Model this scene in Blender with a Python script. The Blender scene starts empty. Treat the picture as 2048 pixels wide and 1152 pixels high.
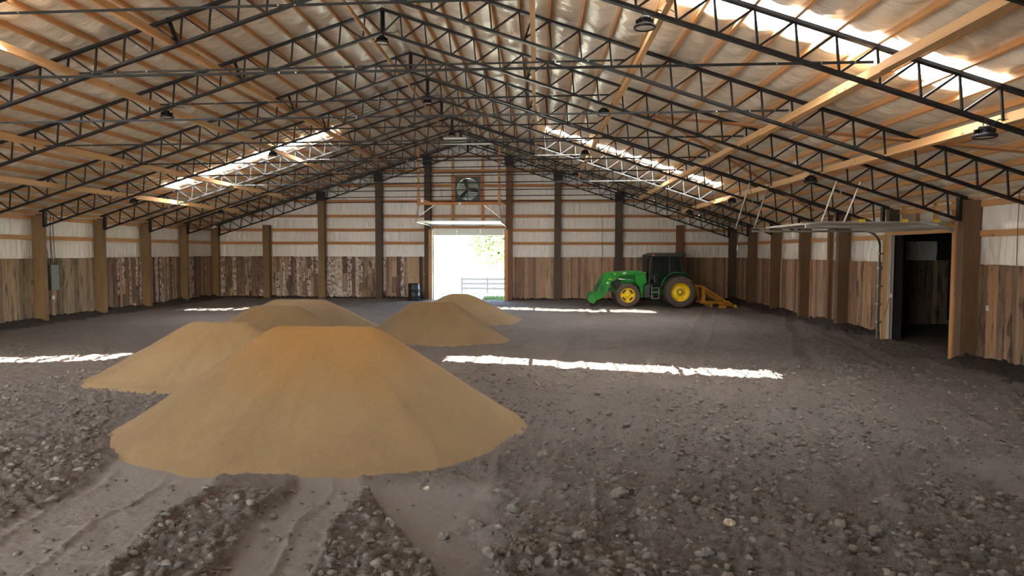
import bpy, math, random
import numpy as np
from mathutils import Vector, Matrix, Euler
random.seed(7)
RNG = np.random.RandomState(11)
SC = bpy.context.scene
COL = SC.collection
PI = math.pi

# ------------------------------------------------------------------ dimensions
RX = -3.57                 # ridge x
HT, HB, SL = 7.95, 7.38, 0.3266     # top chord top / bottom chord bottom at ridge, slope
XL, XR = -16.27, 9.35      # inner faces of the posts
WL, WR = -16.60, 9.70      # faces of the plank walls
YB, YF = 34.30, -5.60      # back / front walls
TY = {-3: 6.62, -2: 9.68, -1: 12.86, 0: 15.63, 1: 19.01, 2: 21.89, 3: 25.0, 4: 27.99, 5: 31.05, 6: 34.12}
PLANK_H = 2.20
DX0, DX1 = -5.34, -1.73    # back door
SY0, SY1 = 15.88, 19.42    # side door
def roofz(x, off=0.0):
    return HT - SL * abs(x - RX) + off

# ------------------------------------------------------------------ materials
def new_mat(name):
    m = bpy.data.materials.new(name); m.use_nodes = True
    nt = m.node_tree; b = nt.nodes['Principled BSDF']
    return m, nt, b
def N(nt, t, **kw):
    n = nt.nodes.new(t)
    for k, v in kw.items():
        if k in n.inputs.keys(): n.inputs[k].default_value = v
        else: setattr(n, k, v)
    return n
def coords(nt, scale=(1, 1, 1), kind='Object'):
    tc = N(nt, 'ShaderNodeTexCoord'); mp = N(nt, 'ShaderNodeMapping')
    mp.inputs['Scale'].default_value = scale
    nt.links.new(tc.outputs[kind], mp.inputs['Vector'])
    return mp.outputs['Vector']
def noise(nt, vec, scale, detail=4, rough=.55, dist=0):
    n = N(nt, 'ShaderNodeTexNoise'); n.inputs['Scale'].default_value = scale
    n.inputs['Detail'].default_value = detail; n.inputs['Roughness'].default_value = rough
    n.inputs['Distortion'].default_value = dist
    nt.links.new(vec, n.inputs['Vector']); return n.outputs['Fac']
def ramp(nt, fac, stops):
    r = N(nt, 'ShaderNodeValToRGB'); e = r.color_ramp.elements
    while len(e) > 1: e.remove(e[-1])
    e[0].position = stops[0][0]; e[0].color = (*stops[0][1], 1)
    for p, c in stops[1:]:
        q = e.new(p); q.color = (*c, 1)
    nt.links.new(fac, r.inputs['Fac']); return r.outputs['Color']
def mix(nt, fac, a, b, mode='MIX'):
    m = N(nt, 'ShaderNodeMix', data_type='RGBA', blend_type=mode)
    for i, v in ((0, fac), (6, a), (7, b)):
        if isinstance(v, (int, float)): m.inputs[i].default_value = v
        elif isinstance(v, tuple): m.inputs[i].default_value = (*v, 1)
        else: nt.links.new(v, m.inputs[i])
    return m.outputs[2]
def mrange(nt, v, a, b, c=0., d=1.):
    m = N(nt, 'ShaderNodeMapRange'); nt.links.new(v, m.inputs[0])
    for i, x in enumerate((a, b, c, d)): m.inputs[i + 1].default_value = x
    return m.outputs[0]
def bump(nt, b, h, strength=.3, dist=.01):
    n = N(nt, 'ShaderNodeBump'); n.inputs['Strength'].default_value = strength
    n.inputs['Distance'].default_value = dist
    nt.links.new(h, n.inputs['Height']); nt.links.new(n.outputs['Normal'], b.inputs['Normal'])
def plain(name, col, rough=.5, metal=0., var=.12, scale=9):
    m, nt, b = new_mat(name)
    v = coords(nt); f = noise(nt, v, scale)
    c = mix(nt, f, tuple(x * (1 - var) for x in col), tuple(min(1, x * (1 + var)) for x in col))
    nt.links.new(c, b.inputs['Base Color']); b.inputs['Roughness'].default_value = rough
    b.inputs['Metallic'].default_value = metal
    return m
def wood(name, a, b_, axis, rough=.65, dirt=None, knots=True, weather=None):
    """sawn lumber, grain along axis"""
    m, nt, b = new_mat(name)
    s = [14., 14., 14.]; s[axis] = .8
    v = coords(nt, tuple(s)); g = noise(nt, v, 1.5, 6, .6, .6)
    isl = N(nt, 'ShaderNodeNewGeometry').outputs['Random Per Island']
    c = ramp(nt, g, [(.3, a), (.7, b_)])
    t = [1.2, 1.2, 1.2]; t[axis] = .5
    big = noise(nt, coords(nt, tuple(t)), 1., 3)
    c = mix(nt, mrange(nt, big, .35, .7, 0, .45), c, tuple(x * .62 for x in a))
    c = mix(nt, mrange(nt, isl, 0, 1, 0, .35), c, tuple(min(1, x * 1.25) for x in b_))
    if knots:
        k = [5., 5., 5.]; k[axis] = 2.2
        vo = N(nt, 'ShaderNodeTexVoronoi'); vo.inputs['Scale'].default_value = 1.0
        nt.links.new(coords(nt, tuple(k)), vo.inputs['Vector'])
        c = mix(nt, mrange(nt, vo.outputs['Distance'], .05, .13, .85, 0), c, tuple(x * .28 for x in a))
    if dirt:
        c = mix(nt, mrange(nt, noise(nt, coords(nt), .9, 5), .5, .68, 0, .7), c, dirt)
    nt.links.new(c, b.inputs['Base Color']); b.inputs['Roughness'].default_value = rough
    bump(nt, b, g, .25, .004)
    return m
def plank_mat(name, tones, axis, chip=0.0, dark=.3):
    m, nt, b = new_mat(name)
    s = [16., 16., 16.]; s[2] = .9
    isl = N(nt, 'ShaderNodeNewGeometry').outputs['Random Per Island']
    tc = N(nt, 'ShaderNodeTexCoord')
    off = N(nt, 'ShaderNodeVectorMath', operation='ADD')
    comb = N(nt, 'ShaderNodeCombineXYZ'); sc = N(nt, 'ShaderNodeMath', operation='MULTIPLY')
    nt.links.new(isl, sc.inputs[0]); sc.inputs[1].default_value = 37.
    for i in range(3): nt.links.new(sc.outputs[0], comb.inputs[i])
    nt.links.new(tc.outputs['Object'], off.inputs[0]); nt.links.new(comb.outputs[0], off.inputs[1])
    def cc(scl):
        mp = N(nt, 'ShaderNodeMapping'); mp.inputs['Scale'].default_value = scl
        nt.links.new(off.outputs[0], mp.inputs['Vector']); return mp.outputs['Vector']
    g = noise(nt, cc(tuple(s)), 1.3, 6, .65, .8)
    n = len(tones)
    base = N(nt, 'ShaderNodeValToRGB'); base.color_ramp.interpolation = 'CONSTANT'
    e = base.color_ramp.elements
    e[0].color = (*tones[0], 1); e[0].position = 0
    e[1].color = (*tones[1], 1); e[1].position = 1 / n
    for i in range(2, n):
        q = e.new(i / n); q.color = (*tones[i], 1)
    nt.links.new(isl, base.inputs['Fac'])
    c = mix(nt, mrange(nt, g, .3, .6, .5, 0), base.outputs['Color'], (.07, .05, .035))
    # weather stains, each with a ragged outline of its own
    st = noise(nt, cc((4., 4., .9)), 1.2, 6, .7)
    c = mix(nt, mrange(nt, st, .52, .62, 0, dark), c, (.045, .033, .024))
    pale = noise(nt, cc((5., 5., .6)), 1., 5, .7)
    c = mix(nt, mrange(nt, pale, .56, .66, 0, .35), c, (.42, .36, .27))
    vo = N(nt, 'ShaderNodeTexVoronoi'); vo.inputs['Scale'].default_value = 1.0
    nt.links.new(cc((6., 6., 1.8)), vo.inputs['Vector'])
    c = mix(nt, mrange(nt, vo.outputs['Distance'], .05, .12, .8, 0), c, (.03, .02, .014))
    if chip:
        p1 = noise(nt, cc((9., 9., 5.5)), 1.1, 8, .75)
        who = N(nt, 'ShaderNodeMath', operation='FRACT'); k = N(nt, 'ShaderNodeMath', operation='MULTIPLY')
        nt.links.new(isl, k.inputs[0]); k.inputs[1].default_value = 13.7; nt.links.new(k.outputs[0], who.inputs[0])
        w = mrange(nt, who.outputs[0], 1 - chip, min(1, 1 - chip + .12))
        f = mrange(nt, p1, .48, .51)
        mm = N(nt, 'ShaderNodeMath', operation='MULTIPLY'); nt.links.new(w, mm.inputs[0]); nt.links.new(f, mm.inputs[1])
        c = mix(nt, mm.outputs[0], c, (.62, .58, .56))
        p2 = noise(nt, cc((7., 7., 4.)), 1.3, 8, .75)
        c = mix(nt, mrange(nt, p2, .56, .6, 0, .7), c, (.07, .03, .022))
    nt.links.new(c, b.inputs['Base Color']); b.inputs['Roughness'].default_value = .75
    bump(nt, b, g, .5, .006)
    return m

M = {}
M['pine_y'] = wood('pine lumber along the hall', (.50, .26, .105), (.62, .37, .165), 1)
M['pine_x'] = wood('pine lumber across', (.46, .20, .075), (.58, .30, .12), 0)
M['pine_z'] = wood('pine lumber upright', (.46, .22, .085), (.58, .32, .14), 2)
M['fresh_y'] = wood('fresh board along the hall', (.62, .38, .17), (.72, .48, .24), 1)
M['brace'] = wood('brown diagonal boards', (.34, .15, .06), (.46, .22, .09), 0)
M['post'] = wood('treated post', (.17, .105, .045), (.24, .16, .075), 2, knots=False)
M['post_brown'] = wood('brown treated post', (.115, .065, .034), (.17, .105, .055), 2, knots=False)
M['post_dark'] = wood('dark treated post', (.055, .038, .024), (.10, .07, .045), 2, knots=False)
M['post_red'] = wood('brown post', (.15, .07, .035), (.21, .11, .055), 2, knots=False)
M['planks_tan'] = plank_mat('tan boards', [(.46, .31, .20), (.36, .22, .145), (.56, .40, .27), (.28, .17, .115), (.42, .31, .21), (.50, .31, .20), (.24, .165, .12)], 2, 0, .35)
M['planks_olive'] = plank_mat('weathered olive boards', [(.38, .30, .19), (.27, .215, .14), (.44, .33, .21), (.20, .16, .105), (.33, .26, .175)], 2, 0, .7)
M['planks_chipped'] = plank_mat('chipped painted boards', [(.25, .16, .11), (.16, .09, .06), (.34, .23, .15), (.10, .055, .04), (.45, .32, .21), (.20, .13, .09)], 2, .5, .75)
M['planks_dark'] = plank_mat('dark stained boards', [(.34, .22, .135), (.22, .15, .10), (.48, .36, .23), (.46, .29, .16), (.27, .20, .14)], 2, 0, .95)

m, nt, b = new_mat('insulation facing')
g = noise(nt, coords(nt, (1, 5, 1)), 2.2, 5, .6, .5)
nt.links.new(mix(nt, g, (.80, .74, .63), (.90, .85, .74)), b.inputs['Base Color'])
b.inputs['Roughness'].default_value = .25
g2 = noise(nt, coords(nt, (2.2, 14, 2.2)), 1.6, 4, .55, .7)
bump(nt, b, g2, .8, .03); M['insul_roof'] = m
m, nt, b = new_mat('wall insulation facing')
b.inputs['Base Color'].default_value = (.88, .90, .90, 1); b.inputs['Roughness'].default_value = .24
g2 = noise(nt, coords(nt, (9, 9, .9)), 1.2, 4, .55, .5)
bump(nt, b, g2, .7, .03); M['insul_wall'] = m

M['steel_black'] = plain('black painted steel', (.014, .014, .014), .5, .0, .3)
M['steel_black'].node_tree.nodes['Principled BSDF'].inputs['Specular IOR Level'].default_value = .28
M['steel_tie'] = plain('grey black steel bar', (.022, .024, .025), .7, .0, .3)
M['steel_tie'].node_tree.nodes['Principled BSDF'].inputs['Specular IOR Level'].default_value = .2
M['galv'] = plain('galvanised steel', (.45, .46, .44), .38, .8, .2, 20)
M['door_white'] = plain('white door sheet', (.78, .80, .78), .4, 0, .04)
M['siding'] = plain('metal siding', (.55, .56, .55), .5, .2, .05)
M['grey_box'] = plain('grey enamel', (.20, .25, .25), .45, .1, .06)
M['white_plastic'] = plain('white plastic', (.75, .75, .72), .4, 0, .04)
M['lamp_black'] = plain('black cast aluminium', (.012, .012, .013), .4, .2, .2)
M['lens'] = plain('frosted lens', (.78, .76, .70), .3, 0, .02)
M['green'] = plain('green enamel', (.010, .22, .022), .32, 0, .12, 3)
M['green_dark'] = plain('dark green enamel', (.012, .11, .028), .3, 0, .15, 3)
M['yellow'] = plain('yellow enamel', (.80, .56, .01), .38, 0, .1, 5)
M['ochre'] = plain('worn ochre enamel', (.46, .22, .015), .5, 0, .35, 7)
M['rubber'] = plain('dusty tyre rubber', (.085, .064, .052), .85, 0, .45, 6)
M['black_plastic'] = plain('black plastic', (.018, .019, .021), .42, 0, .2)
M['charcoal'] = plain('charcoal tank plastic', (.05, .055, .062), .45, 0, .2)
M['chrome'] = plain('polished rod', (.6, .62, .6), .22, .9, .05)
M['barrel'] = plain('black drum plastic', (.018, .024, .03), .3, 0, .2)
M['wire'] = plain('grey cable', (.10, .10, .10), .5, 0, .1)
M['orange_cord'] = plain('orange cord', (.42, .11, .03), .5, 0, .1)
M['red'] = plain('red lens', (.5, .03, .02), .3, 0, .05)
M['fence'] = plain('fence gap shade', (.010, .011, .013), .95, 0, .1)  # shade between white rails, painted as a near-black rail colour
M['black_lining'] = plain('black lining sheet', (.012, .012, .012), .7, 0, .2)
M['louvre'] = plain('grey cream louvre', (.16, .155, .13), .6, 0, .1)
M['fan_grey'] = plain('dark fan enamel', (.045, .05, .045), .45, .2, .2)
M['seat'] = plain('seat cloth', (.03, .03, .03), .8, 0, .2)

m, nt, b = new_mat('tinted cab glass')
b.inputs['Base Color'].default_value = (.02, .03, .028, 1); b.inputs['Roughness'].default_value = .03
b.inputs['Alpha'].default_value = .62
M['cab_glass'] = m

# translucent skylight sheet: lets part of the sunlight straight through, scatters the rest
m, nt, b = new_mat('translucent corrugated sheet'); nt.nodes.remove(b)
out = nt.nodes['Material Output']
t1 = N(nt, 'ShaderNodeBsdfTransparent'); t1.inputs['Color'].default_value = (.98, .97, .95, 1)
t2 = N(nt, 'ShaderNodeBsdfTranslucent'); t2.inputs['Color'].default_value = (.95, .95, .93, 1)
ms = N(nt, 'ShaderNodeMixShader'); ms.inputs[0].default_value = .5
nt.links.new(t1.outputs[0], ms.inputs[1]); nt.links.new(t2.outputs[0], ms.inputs[2]); nt.links.new(ms.outputs[0], out.inputs['Surface'])
M['skylight'] = m

# dirt: colour from dryness and painted ridge-shadow attribute + noise
m, nt, b = new_mat('arena dirt')
v = coords(nt)
n1 = noise(nt, v, .35, 5, .6); n2 = noise(nt, v, 5., 6, .7); n3 = noise(nt, v, 55., 5, .7)
c = ramp(nt, n1, [(.35, (.140, .113, .094)), (.65, (.178, .155, .135))])
c = mix(nt, mrange(nt, n2, .35, .7, 0, .6), c, (.105, .086, .070))
c = mix(nt, mrange(nt, n3, .47, .7, 0, .6), c, (.30, .27, .24))
n5 = noise(nt, v, 130., 3, .7); c = mix(nt, mrange(nt, n5, .5, .35, 0, .55), c, (.07, .057, .046))
at = N(nt, 'ShaderNodeAttribute', attribute_name='soil')
sep = N(nt, 'ShaderNodeSeparateColor'); nt.links.new(at.outputs['Color'], sep.inputs[0])
c = mix(nt, sep.outputs[0], c, (.032, .024, .019))      # damp spilled topsoil along the walls
c = mix(nt, sep.outputs[1], c, (.33, .305, .285))        # dry compacted fines
c = mix(nt, sep.outputs[2], c, (.105, .040, .018))      # cast shadows of the ridges, painted as red-brown lines
nt.links.new(c, b.inputs['Base Color']); b.inputs['Roughness'].default_value = .92
hh = N(nt, 'ShaderNodeMath', operation='ADD'); nt.links.new(noise(nt, v, 28., 8, .75), hh.inputs[0]); nt.links.new(noise(nt, v, 110., 4, .7), hh.inputs[1])
bump(nt, b, hh.outputs[0], 1., .022); M['dirt'] = m
m, nt, b = new_mat('dirt clods')
v = coords(nt); isl = N(nt, 'ShaderNodeNewGeometry').outputs['Random Per Island']
c = ramp(nt, isl, [(0, (.115, .097, .082)), (.5, (.15, .132, .114)), (.9, (.18, .163, .143)), (1, (.23, .208, .18))])
c = mix(nt, mrange(nt, noise(nt, v, 14., 6, .7), .35, .7, 0, .5), c, (.10, .083, .068))
nt.links.new(c, b.inputs['Base Color']); b.inputs['Roughness'].default_value = .92
bump(nt, b, noise(nt, v, 60., 6, .7), .7, .008); M['clod'] = m
M['pale_stone'] = plain('pale limestone', (.42, .36, .27), .8, 0, .2, 12)
m, nt, b = new_mat('coarse tan sand')
v = coords(nt)
n1 = noise(nt, v, .8, 5, .6, .4); n3 = noise(nt, v, 60., 5, .85); n4 = noise(nt, v, 3.2, 4, .6, 1.)
at = N(nt, 'ShaderNodeAttribute', attribute_name='soil'); sep = N(nt, 'ShaderNodeSeparateColor'); nt.links.new(at.outputs['Color'], sep.inputs[0])
c = ramp(nt, n1, [(.35, (.172, .114, .052)), (.65, (.208, .141, .067))])
c = mix(nt, mrange(nt, n4, .45, .7, 0, .4), c, (.225, .138, .062))
c = mix(nt, sep.outputs[0], c, (.235, .112, .018))     # damp orange cap
c = mix(nt, mrange(nt, n3, .45, .75, 0, .5), c, (.34, .25, .125))
c = mix(nt, mrange(nt, n3, .45, .25, 0, .5), c, (.135, .085, .04))
nt.links.new(c, b.inputs['Base Color']); b.inputs['Roughness'].default_value = .9
bump(nt, b, n3, .8, .008); M['sand'] = m
m, nt, b = new_mat('grass ground')
v = coords(nt); n1 = noise(nt, v, 1.5, 6)
nt.links.new(ramp(nt, n1, [(.3, (.46, .50, .34)), (.7, (.6, .6, .48))]), b.inputs['Base Color']); b.inputs['Roughness'].default_value = .9; M['grass'] = m
M['gravel'] = plain('pale gravel yard', (.36, .345, .32), .9, 0, .15, 4)
m, nt, b = new_mat('leaves')
isl = N(nt, 'ShaderNodeNewGeometry').outputs['Random Per Island']
nt.links.new(ramp(nt, isl, [(0, (.06, .13, .03)), (.6, (.13, .22, .07)), (1, (.30, .40, .18))]), b.inputs['Base Color']); b.inputs['Roughness'].default_value = .6; M['leaf'] = m
M['fence'].node_tree.nodes['Principled BSDF'].inputs['Specular IOR Level'].default_value = 0.
M['bark'] = plain('bark', (.16, .12, .09), .9, 0, .3)

# ------------------------------------------------------------------ mesh helpers
class MB:
    def __init__(s): s.v = []; s.f = []; s.m = []
    def add(s, vs, fs, mi=0):
        o = len(s.v); s.v += [tuple(x) for x in vs]; s.f += [tuple(i + o for i in f) for f in fs]; s.m += [mi] * len(fs); return s
    def box(s, x0, x1, y0, y1, z0, z1, mi=0, R=None, T=None):
        vs = [Vector((x, y, z)) for z in (z0, z1) for y in (y0, y1) for x in (x0, x1)]
        if R is not None: vs = [R @ v for v in vs]
        if T is not None: vs = [v + Vector(T) for v in vs]
        return s.add(vs, [(0, 2, 3, 1), (4, 5, 7, 6), (0, 1, 5, 4), (2, 6, 7, 3), (0, 4, 6, 2), (1, 3, 7, 5)], mi)
    def beam(s, a, b, w, h, up=(0, 0, 1), mi=0):
        a = Vector(a); b = Vector(b); d = (b - a).normalized(); u = Vector(up)
        if abs(d.dot(u)) > .99: u = Vector((0, 1, 0))
        x = d.cross(u).normalized(); z = x.cross(d).normalized()
        vs = []
        for p in (a, b):
            for i, j in ((-1, -1), (1, -1), (1, 1), (-1, 1)): vs.append(p + x * i * w / 2 + z * j * h / 2)
        return s.add(vs, [(3, 2, 1, 0), (4, 5, 6, 7), (0, 1, 5, 4), (1, 2, 6, 5), (2, 3, 7, 6), (3, 0, 4, 7)], mi)
    def cyl(s, a, b, r, r2=None, n=12, mi=0, cap=True):
        a = Vector(a); b = Vector(b); d = (b - a).normalized(); u = Vector((0, 0, 1)) if abs(d.z) < .9 else Vector((1, 0, 0))
        x = d.cross(u).normalized(); z = x.cross(d).normalized(); r2 = r if r2 is None else r2
        vs = []
        for p, q in ((a, r), (b, r2)):
            for i in range(n):
                t = 2 * PI * i / n; vs.append(p + x * math.cos(t) * q + z * math.sin(t) * q)
        fs = [(i, (i + 1) % n, n + (i + 1) % n, n + i) for i in range(n)]
        if cap: fs += [tuple(range(n - 1, -1, -1)), tuple(range(n, 2 * n))]
        return s.add(vs, fs, mi)
    def tube(s, pts, r, n=6, mi=0):
        for a, b in zip(pts[:-1], pts[1:]):
            if (Vector(a) - Vector(b)).length > 1e-5: s.cyl(a, b, r, n=n, mi=mi)
        return s
    def lathe(s, prof, c, axis='z', n=24, mi=0):
        vs = []; k = len(prof)
        for i in range(n):
            t = 2 * PI * i / n; cs, sn = math.cos(t), math.sin(t)
            for r, h in prof:
                if axis == 'z': vs.append((c[0] + r * cs, c[1] + r * sn, c[2] + h))
                else: vs.append((c[0] + r * cs, c[1] + h, c[2] + r * sn))
        fs = []
        for i in range(n):
            j = (i + 1) % n
            for q in range(k - 1): fs.append((i * k + q, j * k + q, j * k + q + 1, i * k + q + 1))
        return s.add(vs, fs, mi)
    def prism(s, poly, y0, y1, mi=0):
        """polygon in x-z extruded along y"""
        n = len(poly)
        vs = [(x, y0, z) for x, z in poly] + [(x, y1, z) for x, z in poly]
        fs = [(i, (i + 1) % n, n + (i + 1) % n, n + i) for i in range(n)] + [tuple(range(n - 1, -1, -1)), tuple(range(n, 2 * n))]
        return s.add(vs, fs, mi)
    def build(s, name, mats, parent=None, smooth=False, bevel=0, loc=None):
        me = bpy.data.meshes.new(name); me.from_pydata(s.v, [], s.f)
        for mt in (mats if isinstance(mats, (list, tuple)) else [mats]): me.materials.append(mt)
        if any(s.m): me.polygons.foreach_set('material_index', s.m)
        if smooth: me.polygons.foreach_set('use_smooth', [True] * len(s.f))
        me.update()
        o = bpy.data.objects.new(name, me); COL.objects.link(o)
        if parent is not None: o.parent = parent
        if loc is not None: o.location = loc
        if bevel:
            bv = o.modifiers.new('b', 'BEVEL'); bv.width = bevel; bv.segments = 2; bv.limit_method = 'ANGLE'; bv.angle_limit = .7
        return o
def fastmesh(name, V, F, mats, parent=None, smooth=True, attr=None, mi=None):
    me = bpy.data.meshes.new(name); V = np.asarray(V, dtype=np.float32); F = np.asarray(F, dtype=np.int32)
    me.vertices.add(len(V)); me.vertices.foreach_set('co', V.ravel())
    k = F.shape[1]; me.loops.add(F.size); me.loops.foreach_set('vertex_index', F.ravel())
    me.polygons.add(len(F)); me.polygons.foreach_set('loop_start', np.arange(0, F.size, k, dtype=np.int32))
    for mt in (mats if isinstance(mats, (list, tuple)) else [mats]): me.materials.append(mt)
    if smooth: me.polygons.foreach_set('use_smooth', np.ones(len(F), dtype=bool))
    if mi is not None: me.polygons.foreach_set('material_index', mi.astype(np.int32))
    me.update(calc_edges=True)
    if attr is not None:
        a = me.color_attributes.new('soil', 'FLOAT_COLOR', 'POINT'); a.data.foreach_set('color', np.asarray(attr, dtype=np.float32).ravel())
    o = bpy.data.objects.new(name, me); COL.objects.link(o)
    if parent is not None: o.parent = parent
    return o
def gridfaces(nu, nv, off=0):
    i = np.arange(nu - 1)[:, None] * nv + np.arange(nv - 1)[None]
    return np.stack([i, i + nv, i + nv + 1, i + 1], -1).reshape(-1, 4) + off
def empty(name, loc=(0, 0, 0), rz=0):
    o = bpy.data.objects.new(name, None); COL.objects.link(o); o.location = loc; o.rotation_euler = (0, 0, rz); o.empty_display_size = .2; return o
def tag(o, label=None, cat=None, group=None, kind=None):
    if label: o['label'] = label
    if cat: o['category'] = cat
    if group: o['group'] = group
    if kind: o['kind'] = kind
    return o
def copy_tree(o, parent=None):
    c = o.copy(); COL.objects.link(c)
    if parent is not None: c.parent = parent
    for ch in list(KIDS.get(o.name, [])):
        copy_tree(ch, c)
    return c
KIDS = {}
def reg(root):
    for o in list(COL.objects):
        if o.parent is not None: KIDS.setdefault(o.parent.name, [])
        if o.parent is not None and o not in KIDS[o.parent.name]: KIDS[o.parent.name].append(o)
ORD = ['first', 'second', 'third', 'fourth', 'fifth', 'sixth', 'seventh', 'eighth', 'ninth', 'tenth', 'eleventh', 'twelfth', 'thirteenth', 'fourteenth', 'fifteenth', 'sixteenth', 'seventeenth', 'eighteenth', 'nineteenth', 'twentieth', 'twenty-first', 'twenty-second', 'twenty-third', 'twenty-fourth']

# numpy noise
_P = RNG.rand(256, 256)
def vnoise(x, y):
    xi = np.floor(x).astype(int); yi = np.floor(y).astype(int); fx = x - xi; fy = y - yi
    fx = fx * fx * (3 - 2 * fx); fy = fy * fy * (3 - 2 * fy)
    a = _P[xi & 255, yi & 255]; b = _P[(xi + 1) & 255, yi & 255]; c = _P[xi & 255, (yi + 1) & 255]; d = _P[(xi + 1) & 255, (yi + 1) & 255]
    return (a * (1 - fx) + b * fx) * (1 - fy) + (c * (1 - fx) + d * fx) * fy
def fbm(x, y, o=4, g=.5):
    s = 0; a = 1; t = 0
    for i in range(o):
        s = s + a * vnoise(x * 2 ** i + 17.3 * i, y * 2 ** i + 5.1 * i); t += a; a *= g
    return s / t
def sstep(x, a, b):
    t = np.clip((x - a) / (b - a), 0, 1); return t * t * (3 - 2 * t)
def clods(x, y, cell, rmin, rmax, seed, squash=.75):
    """union of rounded lumps, one per cell"""
    gx = np.floor(x / cell).astype(int); gy = np.floor(y / cell).astype(int); best = np.zeros_like(x)
    for i in (-1, 0, 1):
        for j in (-1, 0, 1):
            cx = gx + i; cy = gy + j
            a = _P[(cx + seed) & 255, (cy + seed * 3) & 255]; b = _P[(cx + seed * 7 + 91) & 255, (cy + 31) & 255]; c = _P[(cx * 3 + seed) & 255, (cy + 77 + seed) & 255]
            px = (cx + .15 + .7 * a) * cell; py = (cy + .15 + .7 * b) * cell; r = cell * (rmin + (rmax - rmin) * c ** 2)
            d2 = (x - px) ** 2 * (1 + .5 * (a - .5)) + (y - py) ** 2 * (1 - .5 * (a - .5))
            best = np.maximum(best, np.sqrt(np.maximum(r * r - d2, 0)) * squash)
    return best

# ------------------------------------------------------------------ floor
PILES = [  # x, y, ridge half, ridge angle, radius, height, squash y, label
    (-3.0, 9.42, .66, -.06, 2.66, 1.46, 1.0, 'largest and nearest heap of orange tan sand in the foreground'),
    (-6.30, 13.25, .55, -.1, 2.30, 1.10, .98, 'tan sand heap left of and just behind the big foreground heap'),
    (-6.75, 17.2, .48, 0., 2.30, 1.12, .95, 'middle sand heap of the left row, between two others'),
    (-7.75, 21.8, .72, 0., 2.45, .96, .9, 'farthest sand heap of the left row, toward the back wall'),
    (-2.93, 18.85, .50, 0., 1.95, 1.12, .95, 'sand heap right of the left row, in front of the barrel'),
    (-2.85, 24.1, .28, .2, 2.15, 1.02, 1.25, 'farthest sand heap in front of the open back doorway'),
]
def pile_h(P, x, y):
    px, py, hl, an, R, H, sq, _ = P
    dx = x - px; dy = (y - py) / sq; c, s = math.cos(an), math.sin(an); u = dx * c + dy * s; w = -dx * s + dy * c
    uu = np.maximum(np.abs(u) - hl, 0); d = np.sqrt(uu ** 2 + w ** 2)
    ang = np.arctan2(w, u); Rm = (R - hl * .8) * (1 + .05 * (vnoise(ang * 2.2 + px * 9 + 40, ang * 0 + py) - .5) * 2 + .025 * (vnoise(ang * 7 + px + 60, ang * 0 + 3.) - .5) * 2)
    t = d / Rm; h = H * (1 - t)
    k = .05; h = h - k * np.log1p(np.exp(np.clip((h - H + .05) / k, -30, 30))) * .8     # rounded top
    # run-out toe
    h = h + .03 * np.exp(-((t - 1) / .08) ** 2)
    f = .06 * (fbm(ang * 4 + 33 + px, t * 1.0 + py, 3) - .5) * np.clip(t * (1.1 - t) * 4, 0, 1) + .02 * (fbm(x * 3, y * 3, 3) - .5)
    return h + f
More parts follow.
